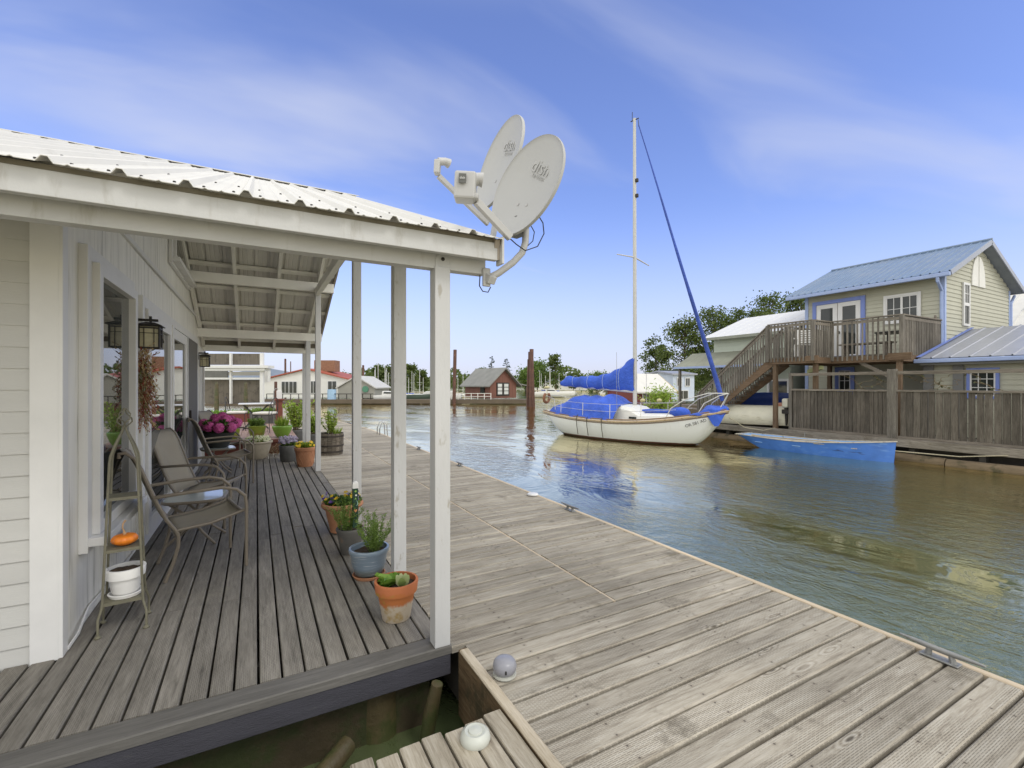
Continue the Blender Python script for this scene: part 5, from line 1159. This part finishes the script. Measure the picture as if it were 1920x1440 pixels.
for sy in(-.2,.2):
    w=MB(); w.beam((-.2,sy,0),(-.33,sy,1.22),.06,.04); w.build('back_post',RAILX,t); w=MB(); w.box(.18,.23,sy-.03,sy+.03,0,.42); w.build('leg',RAILX,t)
w=MB(); w.box(-.22,.25,-.24,.24,.40,.44); w.build('seat',RAILX,t); w=MB(); w.beam((-.31,-.2,1.02),(-.31,.2,1.02),.03,.08); w.build('back_rail',RAILX,t)
# mint house behind the stairs
MINT=M('mint_siding',(.44,.48,.40),.6,.05,3,island=.03)
mh=wthing('mint_house','pale mint clapboard house with a white roof and mossy porch awning behind the staircase','house',(20.5,12.5,.03))
w=MB(); laps_y(w,18.5,10.9,14.4,.05,3.7,.15); w.build('front_wall',MINT,mh); w=MB(); laps_x(w,10.9,18.5,24,.05,3.7,.15); w.build('side_wall',MINT,mh)
w=MB(); w.box(18.52,24,10.95,14.38,.05,3.65); w.build('wall_core',MINT,mh)
slope_roof('roof',mh,TRIMW,18.1,3.60,21.2,4.75,10.5,14.75,.5,.03,.01); slope_roof('roof',mh,TRIMW,24.3,3.60,21.2,4.75,10.5,14.75,.5,.03,.01)
w=MB(); w.box(18.05,18.12,10.5,14.75,3.48,3.60); w.build('eave_trim',M('grey_green_trim',(.25,.26,.21),.7),mh)
slope_roof('awning',mh,M('mossy_awning',(.23,.235,.18),.8,.15,2),17.25,2.28,18.5,2.95,10.6,15.6,.55,.03,.01)
w=MB(); w.box(17.2,17.26,10.6,15.6,2.20,2.29); w.build('awning_fascia',BLUEL,mh)
for y in(15.4,13.2): w=MB(); w.box(17.35,17.45,y-.05,y+.05,.03,2.25); w.build('awning_post',RAILV,mh)
win_y(18.47,10.95,11.75,.95,1.65,mh,TRIMW,.06,(1,1),center=False)
# ---------------------------------------------------------------- satellite dishes at the roof corner
DISHM=M('dish_grey',(.39,.39,.38),.5,.04,4,dirt=(.36,.35,.31),dthr=(.58,.8),dscale=4); DARKG=M('dish_back_grey',(.16,.16,.155),.5,.1,5); LNBM=M('lnb_grey',(.42,.415,.405),.45,.04,8); LOGO=M('faint_logo_grey',(.375,.37,.355),.5)
def dish(t,c,n,up,ra,rb,depth,logo):
    n=Vector(n).normalized(); up=Vector(up); up=(up-n*up.dot(n)).normalized(); rt=up.cross(n).normalized(); c=Vector(c)
    def P(u,v): return c+rt*u*rb+up*v*ra+n*(depth*(u*u+v*v)-depth)
    w=MB(); rows=[]
    for i in range(13):
        r=i/12; rows.append([P(r*math.cos(2*PI*j/56),r*math.sin(2*PI*j/56)) for j in range(56)])
    # rolled rim
    for dr,dn in((1.012,.004),(1.02,-.006),(1.015,-.016)): rows.append([P(dr*math.cos(2*PI*j/56),dr*math.sin(2*PI*j/56))+n*dn for j in range(56)])
    w.grid(rows,True); ds=w.build('reflector',DISHM,t,True)
    w=MB(); rows=[]
    for i in range(13): r=i/12*1.01; rows.append([P(r*math.cos(2*PI*j/40),r*math.sin(2*PI*j/40))-n*.012 for j in range(40)])
    w.grid(rows,True); w.build('reflector_back',DARKG,t,True)
    if logo: 
        text_mesh('logo','dish',.115,frame(P(.02,.42)+n*.006,rt,up),LOGO,t,.0004); text_mesh('logo_line','NETWORK',.026,frame(P(.06,.24)+n*.005,rt,up),LOGO,t,.0004)
    for u,v in((-.12,-.36),(.18,-.30)):
        w=MB(); q=frame(P(u,v)+n*.001,rt,up); R3=q.to_3x3(); w.lathe([(.009,0),(.009,.003),(0,.004)],q.translation,8,R3); w.build('bolt',LNBM,t)
    return n,rt,up,P
def lnb(t,c,n,up,sc=1):
    n=Vector(n).normalized(); m=frame(c,Vector(up).cross(n),up); R3=m.to_3x3(); c=Vector(c); X,Y,Zv=R3.col[0],R3.col[1],R3.col[2]
    return c,X,Y,Zv
# front dish
c2=at(986,348,2.76); n2=(-.94,-.26,.20); up2=(.203,-.514,.833)
t=wthing('satellite_dish','large grey satellite dish nearest the roof corner, with a boxy feed unit','satellite dish',(1.27,2.52,2.2),'satellite dishes at the roof corner')
n,rt,up,P=dish(t,c2,n2,up2,.305,.262,.045,True)
foot=at(915,522,2.80)
w=MB(); mastp=[foot,at(935,512,2.80),at(962,492,2.81),at(979,474,2.82),at(985,455,2.83),at(986,430,2.84)]; w.tube(mastp,.021,12); w.build('mast',LNBM,t,True)
w=MB(); q=at(912,520,2.79); w.cbox(q,(.05,.02,.11),0); w.cbox(q+Vector((.02,-.01,-.01)),(.06,.05,.05),R(20),R(30)); w.build('mount_foot',LNBM,t,bevel=.006)
w=MB(); b=P(0,-.75)-n*.07; w.cbox(b,(.10,.12,.10),R(10)); w.tube([b,Vector(mastp[-1])],.035,8); w.build('bracket',DARKG,t,bevel=.006)
lp=at(873,352,2.55); arm0=P(-.05,-1.0)-n*.02
w=MB(); w.beam(at(957,446,2.70),at(893,378,2.57),.032,.042); w.build('feed_arm',LNBM,t,bevel=.004)
fw=(c2-lp).normalized()
m=frame(lp,Vector((C_*.93,-S_*.93,-.05)),(0,0,1)); R3=m.to_3x3()
def rbox(w,c,sz,M3):
    vs=[Vector(c)+M3@Vector((a*sz[0]/2,bb*sz[1]/2,e*sz[2]/2)) for e in(-1,1) for a,bb in((-1,-1),(1,-1),(1,1),(-1,1))]
    w.add(vs,[(3,2,1,0),(4,5,6,7),(0,1,5,4),(1,2,6,5),(2,3,7,6),(3,0,4,7)])
w=MB(); rbox(w,lp,(.115,.15,.10),R3); w.build('feed_housing',LNBM,t,bevel=.012)
w=MB(); rbox(w,at(867,334,2.487),(.04,.05,.004),R3); w.build('feed_label',M('label_dark',(.10,.10,.09),.5),t)
text_mesh('feed_label_text','dish',.018,frame(at(867,333,2.482),R3.col[0],R3.col[1]),M('label_white',(.7,.7,.68),.5),t,.0004)
w=MB(); hp=[lp+R3.col[0]*.02+R3.col[1]*.03,at(895,336,2.57),at(905,338,2.575)]; w.tube(hp,[.032,.034,.040],14); w.build('feed_horn',LNBM,t,True)
w=MB(); rbox(w,at(885,372,2.555),(.075,.03,.09),R3); w.build('arm_yoke',LNBM,t,bevel=.008)
w=MB(); w.tube([at(957,448,2.70),at(968,458,2.72),at(985,470,2.78),at(1008,462,2.84),at(1020,438,2.86),at(1018,418,2.86),at(1010,405,2.84)],.0035,6); w.build('cable',DARKM,t,True)
w=MB(); w.tube([at(985,465,2.82),at(999,452,2.84),at(1002,435,2.85),at(996,424,2.85)],.003,6); w.build('cable',DARKM,t,True)
w=MB(); w.tube([at(900,516,2.76),at(899,536,2.77),at(905,546,2.77),at(915,548,2.78),at(920,538,2.78)],.0035,6); w.build('cable',DARKM,t,True)
# rear dish
c1=at(935,305,3.12); t=wthing('satellite_dish','grey satellite dish set behind the larger one, turned nearly edge on','satellite dish',(1.29,2.75,2.25),'satellite dishes at the roof corner')
n,rt,up,P=dish(t,c1,(-.955,-.05,.21),(.20,-.38,.90),.305,.262,.045,True)
w=MB(); w.tube([P(0,-.6)-n*.06,at(925,440,3.05),at(920,455,3.0)],.02,10); w.build('mast',LNBM,t,True)
w=MB(); w.beam(at(915,420,2.98),at(822,330,2.72),.022,.03); w.build('feed_arm',LNBM,t,bevel=.003)
w=MB(); q=at(820,314,2.70); rbox(w,q,(.034,.08,.05),R3); w.build('feed_housing',LNBM,t,bevel=.006)
w=MB(); w.tube([at(822,303,2.70),at(835,303,2.72),at(842,307,2.735)],[.022,.022,.028],12); w.build('feed_horn',LNBM,t,True)
# ---------------------------------------------------------------- trees
BARK=M('bark',(.085,.065,.045),.9,.3,4,(3,3,.6),.5)
CROWN_A=leafmat('cottonwood_leaf',(.032,.056,.014),(.145,.180,.055),.6,.3); CROWN_B=leafmat('maple_leaf',(.06,.11,.02),(.17,.24,.06),.6,.3); CROWN_C=leafmat('conifer_needle',(.012,.028,.014),(.035,.06,.03),.7,.1)
def tree(label,base,h,cw,n,lf,mat,seed,low=.25,clumps=26,group='trees beyond the moorage',name='leafy_tree'):
    t=thing(name,label,'tree',base,0,group); rnd=random.Random(seed); w=MB(); lv=MB()
    top=Vector((rnd.uniform(-.04,.04)*h,rnd.uniform(-.04,.04)*h,h*.93)); w.tube([(0,0,-.5),(top.x*.4,top.y*.4,h*.4),top],[h*.022,h*.015,h*.004],7)
    for i in range(clumps):
        f=low+(1-low)*rnd.random()**.8; rad=cw/2*math.sin(PI*min(.93,max(.10,(f-low)/(1-low)*.85+.12)))**.7
        a=rnd.uniform(0,2*PI); rr=rad*rnd.uniform(.35,1); c=Vector((top.x*f+rr*math.cos(a),top.y*f+rr*math.sin(a),h*f))
        w.tube([(top.x*f*.8,top.y*f*.8,h*f*.80),(c.x*.6,c.y*.6,h*f*.93),c],[h*.007,h*.004,h*.0015],5,False)
        cr=cw*rnd.uniform(.09,.17)
        for k in range(n//clumps):
            v=Vector((rnd.gauss(0,.6),rnd.gauss(0,.6),rnd.gauss(0,.45))); lv.leaf(c+v*cr,(rnd.gauss(0,1),rnd.gauss(0,1),rnd.gauss(-.3,.7)),lf*rnd.uniform(.6,1.3),lf*rnd.uniform(.5,.9),.3)
    w.build('trunk',BARK,t,True); lv.build('crown',mat,t); return t
def conifer(label,base,h,cw,seed):
    t=thing('fir_tree',label,'tree',base,0,'trees beyond the moorage'); rnd=random.Random(seed); w=MB(); lv=MB(); w.tube([(0,0,-.5),(0,0,h)],[h*.02,h*.003],6); w.build('trunk',BARK,t,True)
    for i in range(46):
        f=.12+.88*i/46; r=cw/2*(1-f)**.8*rnd.uniform(.6,1.1)+.1; a=rnd.uniform(0,6.3); 
        for k in range(int(10+26*(1-f))):
            q=rnd.random(); aa=a+rnd.gauss(0,.22); lv.leaf((r*q*math.cos(aa),r*q*math.sin(aa),h*f-.12*r*q+rnd.uniform(-.1,.1)),(math.cos(aa),math.sin(aa),rnd.uniform(-.5,.2)),h*.045,h*.018)
    lv.build('crown',CROWN_C,t)
def gz(x,y,d): p=at(x,y,d); return (p.x,p.y,0)
for k,(x,ty,cwpx,d,lab) in enumerate(((1231,636,58,74,'small thin cottonwood farthest left of the row behind the mint house'),(1282,601,104,70,'cottonwood second from the left, seen left of the furled blue sail'),(1342,583,108,70,'cottonwood right behind the furled blue headsail'),(1392,584,100,72,'broad cottonwood above the white roof of the mint house'),(1442,558,112,66,'tall cottonwood above the stair landing'),(1502,556,116,68,'tall cottonwood partly hidden by the olive house roof'))):
    h=H_+(720-ty)/F_*d; cw=cwpx/F_*d; tree(lab,gz(x,720,d),h,cw,5600 if k else 2800,.36,CROWN_A,100+k,.08 if k<3 else .15,52 if k else 26)
for k,(x,ty,cwpx,d,lab,m) in enumerate(((694,700,30,105,'dark narrow tree behind the masts, left of the slim post',CROWN_A),(712,688,34,110,'dark tree rising behind the cluster of masts',CROWN_A),(731,684,40,108,'rounded dark tree touching the left side of the second post',CROWN_A),(770,686,38,105,'tree crown between the second post and the corner post',CROWN_A),(790,694,30,110,'thin tree beside the corner post among the masts',CROWN_A),(1008,684,60,120,'light green tree behind the rusty pilings',CROWN_B),(1022,676,70,116,'bushy green tree just right of the rusty pilings',CROWN_B),(1042,664,36,112,'slender dark green tree standing tallest right of the pilings',CROWN_A),(985,692,50,125,'low light green tree left of the rusty pilings',CROWN_B),(903,692,40,120,'dark tree behind the roof of the red cabin, left of the firs',CROWN_A),(1120,700,60,130,'low green tree behind the blue boom cover',CROWN_B),(1165,704,50,135,'low green tree just left of the mast',CROWN_B),(1075,700,34,130,'small reddish green tree left of the blue boom cover',CROWN_A),(1150,707,70,128,'wide low tree behind the sailboat',CROWN_A),(1215,706,60,100,'dark low tree at the foot of the cottonwoods',CROWN_A),(1320,700,110,92,'dark hedge tree under the cottonwoods',CROWN_A),(640,702,50,150,'small tree between the porch posts on the far bank',CROWN_A),(860,706,60,150,'small tree left of the red cabin on the far bank',CROWN_A))):
    h=H_+(720-ty)/F_*d; tree(lab,gz(x,720,d),h,cwpx/F_*d,1500,.55,m,200+k,.05,22)
conifer('dark fir with an open top just left of the red cabin ridge',gz(922,720,118),H_+53/F_*118,36/F_*118,5); conifer('dark fir behind the right end of the red cabin ridge',gz(949,720,122),H_+48/F_*122,38/F_*122,6)
tl=thing('far_treeline','dark tree line along the far bank','treeline',(0,0,0)); tl['kind']='stuff'
w=MB(); rnd=random.Random(66)
for i in range(9000):
    x=rnd.uniform(560,2000); d=rnd.uniform(165,185); hh=(.55+.45*math.sin(x*.031)+.35*math.sin(x*.083+1))*3.0+1.5; p=at(x,720,d); lv_=max(.3,rnd.random()**.6*hh*1.4); w.leaf((p.x,p.y,lv_),(rnd.gauss(0,1),rnd.gauss(0,1),.5),1.3,1.0,.3)
w.build('foliage',CROWN_A,tl)
# ---------------------------------------------------------------- far floats and floating homes
def fbox(w,x0,x1,d0,d1,z0,z1):
    """box standing across the view: from pixel column x0 to x1 at depth d0, going back to d1"""
    a=at(x0,720,d0);b=at(x1,720,d0);f=Vector((S_,C_,0))*(d1-d0); w.prism([Vector((p.x,p.y,z0)) for p in(a,b,b+f,a+f)],(0,0,z1-z0))
FDOCK=M('far_dock_timber',(.11,.085,.06),.85,.2,1.5)
w=MB(); fbox(w,385,1003,46.5,49,-.45,-.05); props(w.build('far_float',FDOCK),kind='structure')
w=MB(); fbox(w,1165,1345,33,36,-.4,-.02); fbox(w,1345,1370,25,36,-.4,-.02); props(w.build('middle_float',FDOCK),kind='structure')
RED=M('red_roof',(.33,.075,.04),.6,.12,2); WHW=M('white_boards',(.66,.65,.61),.6,.05,1); CAB=M('redwood_boards',(.16,.065,.045),.7,.22,1.2,(7,7,.3),.2); GRROOF=M('grey_shingles',(.20,.20,.185),.8,.15,1.5); GREYH=M('grey_house_boards',(.30,.29,.25),.7,.08,1)
def cottage(name,label,cat,x,d,W,D,hw,hr,ridge,wall,roof,rz=0,over=.35,trim=None,z0=0):
    """small gabled house; W across, D deep, ridge 'x' (across) or 'y' (gable faces viewer)"""
    p=at(x,720,d); t=thing(name,label,cat,(p.x,p.y,z0),-TH+rz)
    w=MB(); w.box(-W/2,W/2,0,D,0,hw)
    if ridge=='y': w.prism([(-W/2,.0,hw),(W/2,.0,hw),(0,.0,hw+hr)],(0,D,0))
    else: w.prism([(-W/2,0,hw),(-W/2,D,hw),(-W/2,D/2,hw+hr)],(W,0,0))
    w.build('walls',wall,t)
    for s in(-1,1):
        w=MB()
        if ridge=='y':
            k=hr/(W/2); w.prism([(0,-over,hw+hr+.02),(s*(W/2+over),-over,hw-over*k+.02),(s*(W/2+over),-over,hw-over*k+.14),(0,-over,hw+hr+.16)],(0,D+2*over,0))
        else:
            k=hr/(D/2); w.prism([(-W/2-over,D/2,hw+hr+.02),(-W/2-over,D/2+s*(D/2+over),hw-over*k+.02),(-W/2-over,D/2+s*(D/2+over),hw-over*k+.14),(-W/2-over,D/2,hw+hr+.16)],(W+2*over,0,0))
        w.build('roof',roof,t)
    return t
def cwin(t,x0,x1,z0,z1,y=0,fr=TRIMW,side=None):
    w=MB(); w.box(x0-.07,x1+.07,y-.05,y,z0-.07,z1+.07); f=w.build('window',fr,t); w=MB(); 
    for a,b in((x0,(x0+x1)/2-.03),((x0+x1)/2+.03,x1)): w.box(a,b,y-.065,y,z0,z1)
    w.build('pane',FGLASS,f)
t=cottage('white_cottage','white floating home with a low red roof behind the porch posts','house',575,52,9.6,8,1.95,1.15,'y',WHW,RED,0,.3)
cwin(t,-2.75,-2.0,.5,1.75); cwin(t,-1.9,-1.1,.5,1.75); cwin(t,.5,1.0,.5,1.8); cwin(t,2.4,3.3,.5,1.8)
w=MB(); w.cbox((1.1,3,3.6),(2.4,1.6,1.3)); w.build('brick_chimney_block',M('brown_lattice_block',(.23,.12,.07),.8,.25,5),t)
t=cottage('grey_shed_home','grey floating home with white rake boards behind the slim post','house',668,50,3.9,6,1.1,1.15,'y',GREYH,M('pale_rake',(.5,.49,.46),.6),0,.2)
w=MB(); w.lathe([(.0,0),(.35,0),(.35,.06),(0,.06)],(1.0,-.05,.95),9,Matrix.Rotation(PI/2,3,'X')); w.build('round_ornament',M('green_ornament',(.08,.22,.14),.6),t)
t=cottage('red_cabin','redwood floating cabin with grey shingle roof by the rusty pilings','cabin',944,50,3.6,4.6,1.55,1.55,'y',CAB,GRROOF,R(40),.45)
w=MB(); w.box(-.95,.75,-.06,0,.25,1.65); f=w.build('double_door',DARKM,t)
for a,b in((-.82,-.25),(.05,.62)):
    for k in range(3): w=MB(); w.box(a,b,-.08,-.05,.40+.40*k,.72+.40*k); w.build('pane',M('milky_pane',(.55,.56,.54),.2),f)
w=MB(); w.prism([(1.8,-.4,1.5),(3.3,-.4,1.25),(3.3,4.8,1.25),(1.8,4.8,1.5)],(0,0,.1)); w.build('porch_roof',GRROOF,t)
for y in(-.2,2,4.4): w=MB(); w.box(3.1,3.2,y,y+.1,0,1.3); w.build('porch_post',FDOCK,t)
w=MB(); w.box(-1.9,-1.85,.9,1.6,.5,1.3); w.build('side_window',FGLASS,t)
t=wthing('dock_railing','thin white rail along the far float before the red cabin','railing',at(870,735,47.5))
w=MB(); 
for z in(.55,.25): w.beam(at(822,720,47)+Vector((0,0,z-H_)),at(921,720,47)+Vector((0,0,z-H_)),.05,.05)
w.build('rails',WHW,t); w=MB()
for k in range(9): p=at(822+12.3*k,720,47); w.box(p.x-.03,p.x+.03,p.y-.03,p.y+.03,-.05,.58)
w.build('posts',WHW,t)
t=wthing('dock_railing','dark rail along the far float before the white cottage','railing',at(575,735,47.5)); w=MB()
w.beam(at(500,720,47)+Vector((0,0,.5-H_)),at(700,720,47)+Vector((0,0,.5-H_)),.06,.07); w.build('rail',DARKM,t); w=MB()
for k in range(14): p=at(500+15*k,720,47); w.box(p.x-.04,p.x+.04,p.y-.04,p.y+.04,-.05,.5)
w.build('posts',DARKM,t)
t=wthing('blue_drum','pale blue drum standing on the far float between two porch posts','drum',at(622,740,47.2)); w=MB(); p=at(622,720,47.2); w.lathe([(0,-.05),(.42,-.05),(.43,.35),(.43,.4),(.42,.95),(0,.97)],(p.x,p.y,0),16); w.build('drum',M('pale_blue_plastic',(.30,.45,.62),.5),t,True)
RUST=M('rusty_pile',(.085,.040,.028),.8,.3,3,(2,2,.5),.4,dirt=(.16,.075,.045),dthr=(.5,.7),dscale=2.5)
def piling(x,ty,d,r,label,lean=0,g='rusty steel pilings in the channel'):
    p=at(x,720,d); t=thing('piling',label,'piling',(p.x,p.y,WATER),0,g); top=H_+(720-ty)/F_*d-WATER; e=Vector((C_,-S_,0))*lean
    w=MB(); w.lathe([(r,-1.0),(r,top),(r*.9,top+.02),(0,top+.03)],n=14); 
    for i,v in enumerate(w.v): f=max(0,v[2])/top; w.v[i]=(v[0]+e.x*f,v[1]+e.y*f,v[2])
    w.build('pile',RUST,t,True)
piling(851,656,46.3,.17,'lone slim rusty piling left of the red cabin',.12); piling(995,655,40.5,.18,'tallest rusty piling of the cluster of four',.08); piling(1001,662,40.4,.14,'rusty piling on the right side of the cluster',-.18); piling(989,674,40.9,.13,'shorter leaning rusty piling on the left of the cluster',.12); piling(992,660,41.2,.13,'rusty piling at the back of the cluster',.05)
piling(681,685,54,.12,'dark slim piling beyond the grey floating home'); piling(517,716,40,.12,'dark brown piling standing before the white cottage'); piling(535,673,60,.12,'thin dark pole above the red roof of the white cottage'); piling(545,678,62,.06,'thin grey pole just right of the dark pole above the red roof')
# moored sailboats: hull, cabin, mast, boom
HW=M('distant_white_hull',(.62,.61,.57),.4,.05,2); 
def moored(label,covm):
    t=thing('moored_sailboat',label,'sailboat',(0,0,WATER),0,'sailboats moored in the far marina')
    w=MB(); rows=[]
    for i in range(13):
        f=i/12; x=-3.4+6.8*f; b=1.05*(1-max(0,(f-.4)/.6)**2.2) if f<.99 else .02; s=.85+.25*f*f
        rows.append([(x,b*math.copysign(abs(u)**.6,u),-.15+(s+.15)*abs(u)**2.4) for u in[-1+.25*j for j in range(9)]])
    w.grid(rows); w.add(rows[0],[tuple(range(9))]); w.add([r[0] for r in rows]+[r[-1] for r in rows][::-1],[tuple(range(26))]); w.build('hull',HW,t,True)
    w=MB(); w.prism([(-1.5,-.6,.85),(-1.4,-.6,1.35),(.9,-.6,1.25),(1.9,-.6,.95)],(0,1.2,0)); w.build('cabin',GEL,t,bevel=.05)
    w=MB(); w.tube([(.5,0,.9),(.5,0,10)],[.065,.05],7); w.build('mast',M('distant_spar',(.60,.60,.57),.4),t,True)
    w=MB(); w.tube([(.5,0,1.9),(-2.6,0,1.95)],[.16,.13],7); w.build('boom_cover',covm,t,True)
    w=MB(); w.tube([(.5,-.9,5.5),(.5,.9,5.5)],.035,5); w.build('spreader',MATS['distant_spar'],t,True); return t
TAN=M('tan_canvas',(.42,.38,.28),.8,.1,3)
pa=moored('moored sailboat with a tan boom cover, leftmost mast beyond the grey floating home',TAN); pb=moored('moored sailboat with a blue boom cover seen between the second post and the corner post',BLUEC)
def putm(src,x,ty,d,rz,label=None,first=False):
    p=at(x,720,d); sc=(H_+(720-ty)/F_*d-WATER)/10
    if first: src.location=(p.x,p.y,WATER); src.rotation_euler=(0,0,rz); src.scale=(1,1,sc) if False else (sc**.5,sc**.5,sc); return
    dup(src,(p.x,p.y,WATER),rz,label,None,(sc**.5,sc**.5,sc))
putm(pa,702,694,56,1.2,None,True); putm(pb,772,700,66,-.3,None,True)
for src,x,ty,d,rz,lab in((pa,714,683,60,2.8,'moored sailboat whose pale mast is the tallest of the left cluster'),(pa,718,684,64,.4,'moored sailboat with its mast close beside the tallest of the left cluster'),(pa,726,696,62,2.2,'moored sailboat with a short mast just left of the second post'),(pb,690,705,70,.9,'moored sailboat farthest back in the left mast cluster'),(pa,776,696,72,2.5,'moored sailboat with a pale mast left of the corner post'),(pa,784,703,75,.3,'moored sailboat with a short mast close to the corner post'),(pb,797,708,70,2.9,'moored sailboat half hidden by the corner post'),(pa,866,703,72,.5,'moored sailboat with its mast left of the red cabin roof'),(pa,1010,695,85,.4,'moored sailboat just right of the rusty pilings'),(pb,1018,700,92,2.7,'moored sailboat with a blue cover behind the stern of the white sailboat'),(pa,1029,690,88,.2,'moored sailboat with two close masts right of the pilings'),(pa,1034,692,90,2.9,'moored sailboat with its mast before the slender dark tree'),(pb,1047,700,84,.6,'moored sailboat nearest the end of the blue boom cover'),(pa,1131,702,95,.8,'moored sailboat whose mast shows above the blue boom cover'),(pa,706,688,66,1.9,'moored sailboat with a thin mast at the left edge of the mast cluster'),(pa,722,690,58,.7,'moored sailboat with a thin mast in the middle of the left cluster'),(pb,731,699,68,2.0,'moored sailboat with a low mast partly behind the second post'),(pa,767,708,62,1.5,'moored sailboat with a stubby mast right beside the second post'),(pa,790,694,68,2.1,'moored sailboat with a tall thin mast just left of the corner post'),(pa,858,708,80,1.0,'moored sailboat far behind the lone slim piling'),(pa,1024,704,80,1.4,'moored sailboat with a short mast right behind the stern light'),(pa,1063,706,95,2.4,'moored sailboat with a low mast behind the boom end')):
    putm(src,x,ty,d,rz,lab)
for k,(x,d,lab,m) in enumerate(((735,50,'white motor launch at the far float behind the second post',HW),(805,50,'white cabin launch half hidden by the corner post',HW),(775,49,'low dark green skiff on the far float between the posts',M('dark_green_hull',(.03,.05,.03),.6)),(835,52,'white launch moored left of the red cabin',HW),(1035,70,'long white launch beyond the stern of the sailboat',HW))):
    p=at(x,720,d); t=thing('motor_launch',lab,'motorboat',(p.x,p.y,WATER),-TH+(PI if k%2 else 0)); openhull(t,3.6 if k!=4 else 7,1.5,.8,m)
    if k!=2: w=MB(); w.prism([(-1.0,-.55,.7),(-.9,-.5,1.25),(.3,-.5,1.2),(.9,-.55,.8)],(0,1.1,0)); w.build('cabin',GEL,t,bevel=.05); w=MB(); w.prism([(-.75,-.58,1.0),(-.72,-.57,1.18),(.25,-.57,1.13),(.5,-.58,.98)],(0,.02,0)); w.build('window',FGLASS,t)
# long pale boathouse roof far behind
p=at(1100,720,140); t=thing('boathouse','long low white boathouse far behind the boom cover','boathouse',(p.x,p.y,0),-TH); w=MB(); w.box(-16,12,0,6,-.4,2.2); w.build('walls',WHW,t); w=MB(); w.prism([(-16.5,-.5,2.2),(-16.5,6.5,2.2),(-16.5,3,3.0)],(29,0,0)); w.build('roof',GREYR,t)
# little house with timber gable, blue cottage, lime shrub on the middle float
YELW=M('honey_timber',(.50,.38,.19),.6,.15,4)
t=cottage('tiny_house','tiny house with ribbed pale roof and honey timber gable behind the sailboat mast','house',1228,35,3.4,3.4,1.0,1.15,'x',M('dark_red_wall',(.16,.04,.035),.7,.1,2),METALW,R(28),.3,z0=0)
w=MB(); w.prism([(1.72,-.1,1.0),(1.72,3.5,1.0),(1.72,1.7,2.1)],(.03,0,0)); w.build('gable_panel',M('brown_gable',(.14,.09,.06),.8),t)
for a,b in(((2.03,-.4,.80),(2.03,1.7,2.20)),((2.03,3.8,.80),(2.03,1.7,2.20)),((1.95,-.1,.95),(1.95,3.5,.95))): w=MB(); w.beam(a,b,.12,.14); w.build('gable_timber',YELW,t)
w=MB(); w.box(1.74,1.78,1.35,2.0,1.2,1.75); w.build('gable_window',TRIMW,t)
for x in(-1.2,-.2,.8): cwin(t,x,x+.6,.15,.8)
t=cottage('pale_blue_cottage','pale blue two storey floating cottage left of the mint house awning','house',1282,41,2.3,4,2.3,.25,'x',M('pale_blue_boards',(.50,.56,.66),.6,.05,2),GREYR,R(20),.2)
for x in(-.7,.2): cwin(t,x,x+.4,1.35,2.0); 
cwin(t,-.6,.4,.2,.9)
t=thing('lime_shrub','round lime green shrub on the float behind the sailboat cabin','shrub',gz(1238,720,31)); w=MB(); lv=MB(); rnd=random.Random(91)
for i in range(14): a=rnd.uniform(0,6.3); w.tube([(0,0,-.3),(.5*math.cos(a),.5*math.sin(a),.9)],[.03,.01],4)
for i in range(1500):
    v=Vector((rnd.gauss(0,.5),rnd.gauss(0,.5),rnd.gauss(0,.4))); lv.leaf((v.x*.85,v.y*.85,.45+v.z),(rnd.gauss(0,1),rnd.gauss(0,1),rnd.gauss(.3,.7)),.20,.07)
w.build('branches',STEMB,t); lv.build('leaves',LEAFY,t)
for k,(x,lab) in enumerate(((1205,'straw coloured float buoy left of the lime shrub'),(1236,'straw coloured float buoy before the lime shrub'))):
    t=thing('deck_buoy',lab,'buoy',tuple(at(x,751,28))); w=MB(); w.ball((0,0,0),.16,10,(1,1,.8)); w.build('buoy',M('straw_cap',(.5,.45,.25),.7),t,True)
# neighbour to the left: board fence panels below a balcony with white posts
nb=wthing('balcony_house','weathered balcony with white posts and board panels beyond the bistro set','house',at(440,740,33)); 
BOARDS=M('grey_brown_boards',(.125,.108,.085),.85,.25,2,(9,9,.4),.4,dirt=(.06,.05,.04),dthr=(.5,.7),dscale=2)
def fb(name,x0,x1,y0,y1,d0,d1,mat):
    a=at(x0,720,d0);b=at(x1,720,d0);f=Vector((S_,C_,0))*(d1-d0); z0=H_+(720-y1)/F_*d0; z1=H_+(720-y0)/F_*d0
    w=MB(); w.prism([Vector((p.x,p.y,z0)) for p in(a,b,b+f,a+f)],(0,0,z1-z0)); return w.build(name,mat,nb)
fb('board_panel',382,431,712,756,33,33.08,BOARDS); fb('board_panel',434,488,712,756,33,33.08,BOARDS); fb('balcony_boards',382,431,663,684,32.9,33,BOARDS); fb('balcony_boards',434,487,663,684,32.9,33,BOARDS)
for x in(430,487): fb('white_post',x,x+(3 if x<440 else 6),662,758,32.6,32.8,TRIMW)
fb('balcony_beam',378,502,685,690,32.3,33.2,TRIMW); fb('balcony_beam',380,496,690.5,695,32.4,33.2,TRIMW); fb('mid_rail',382,490,708,711.5,32.7,32.85,TRIMW)
fb('back_wall',378,425,695,712,36,36.2,M('dark_grey_wall',(.13,.13,.12),.7)); fb('back_wall',425,494,697,704,36.2,36.3,GREYH); fb('white_wall',488,502,694,716,34.6,35,WHW); fb('base',380,500,757,762,32.5,37,FDOCK)
for x,lab in((406,'rotten mossy post left of the wire before the board panels'),(461,'weathered post right of the wire before the board panels')):
    p=at(x,720,31); t=thing('old_post',lab,'post',(p.x,p.y,-.4)); w=MB(); w.lathe([(.14,0),(.13,1.2),(.10,1.9),(.06,2.02),(0,2.0)],n=9); w.build('post',MOSS,t)
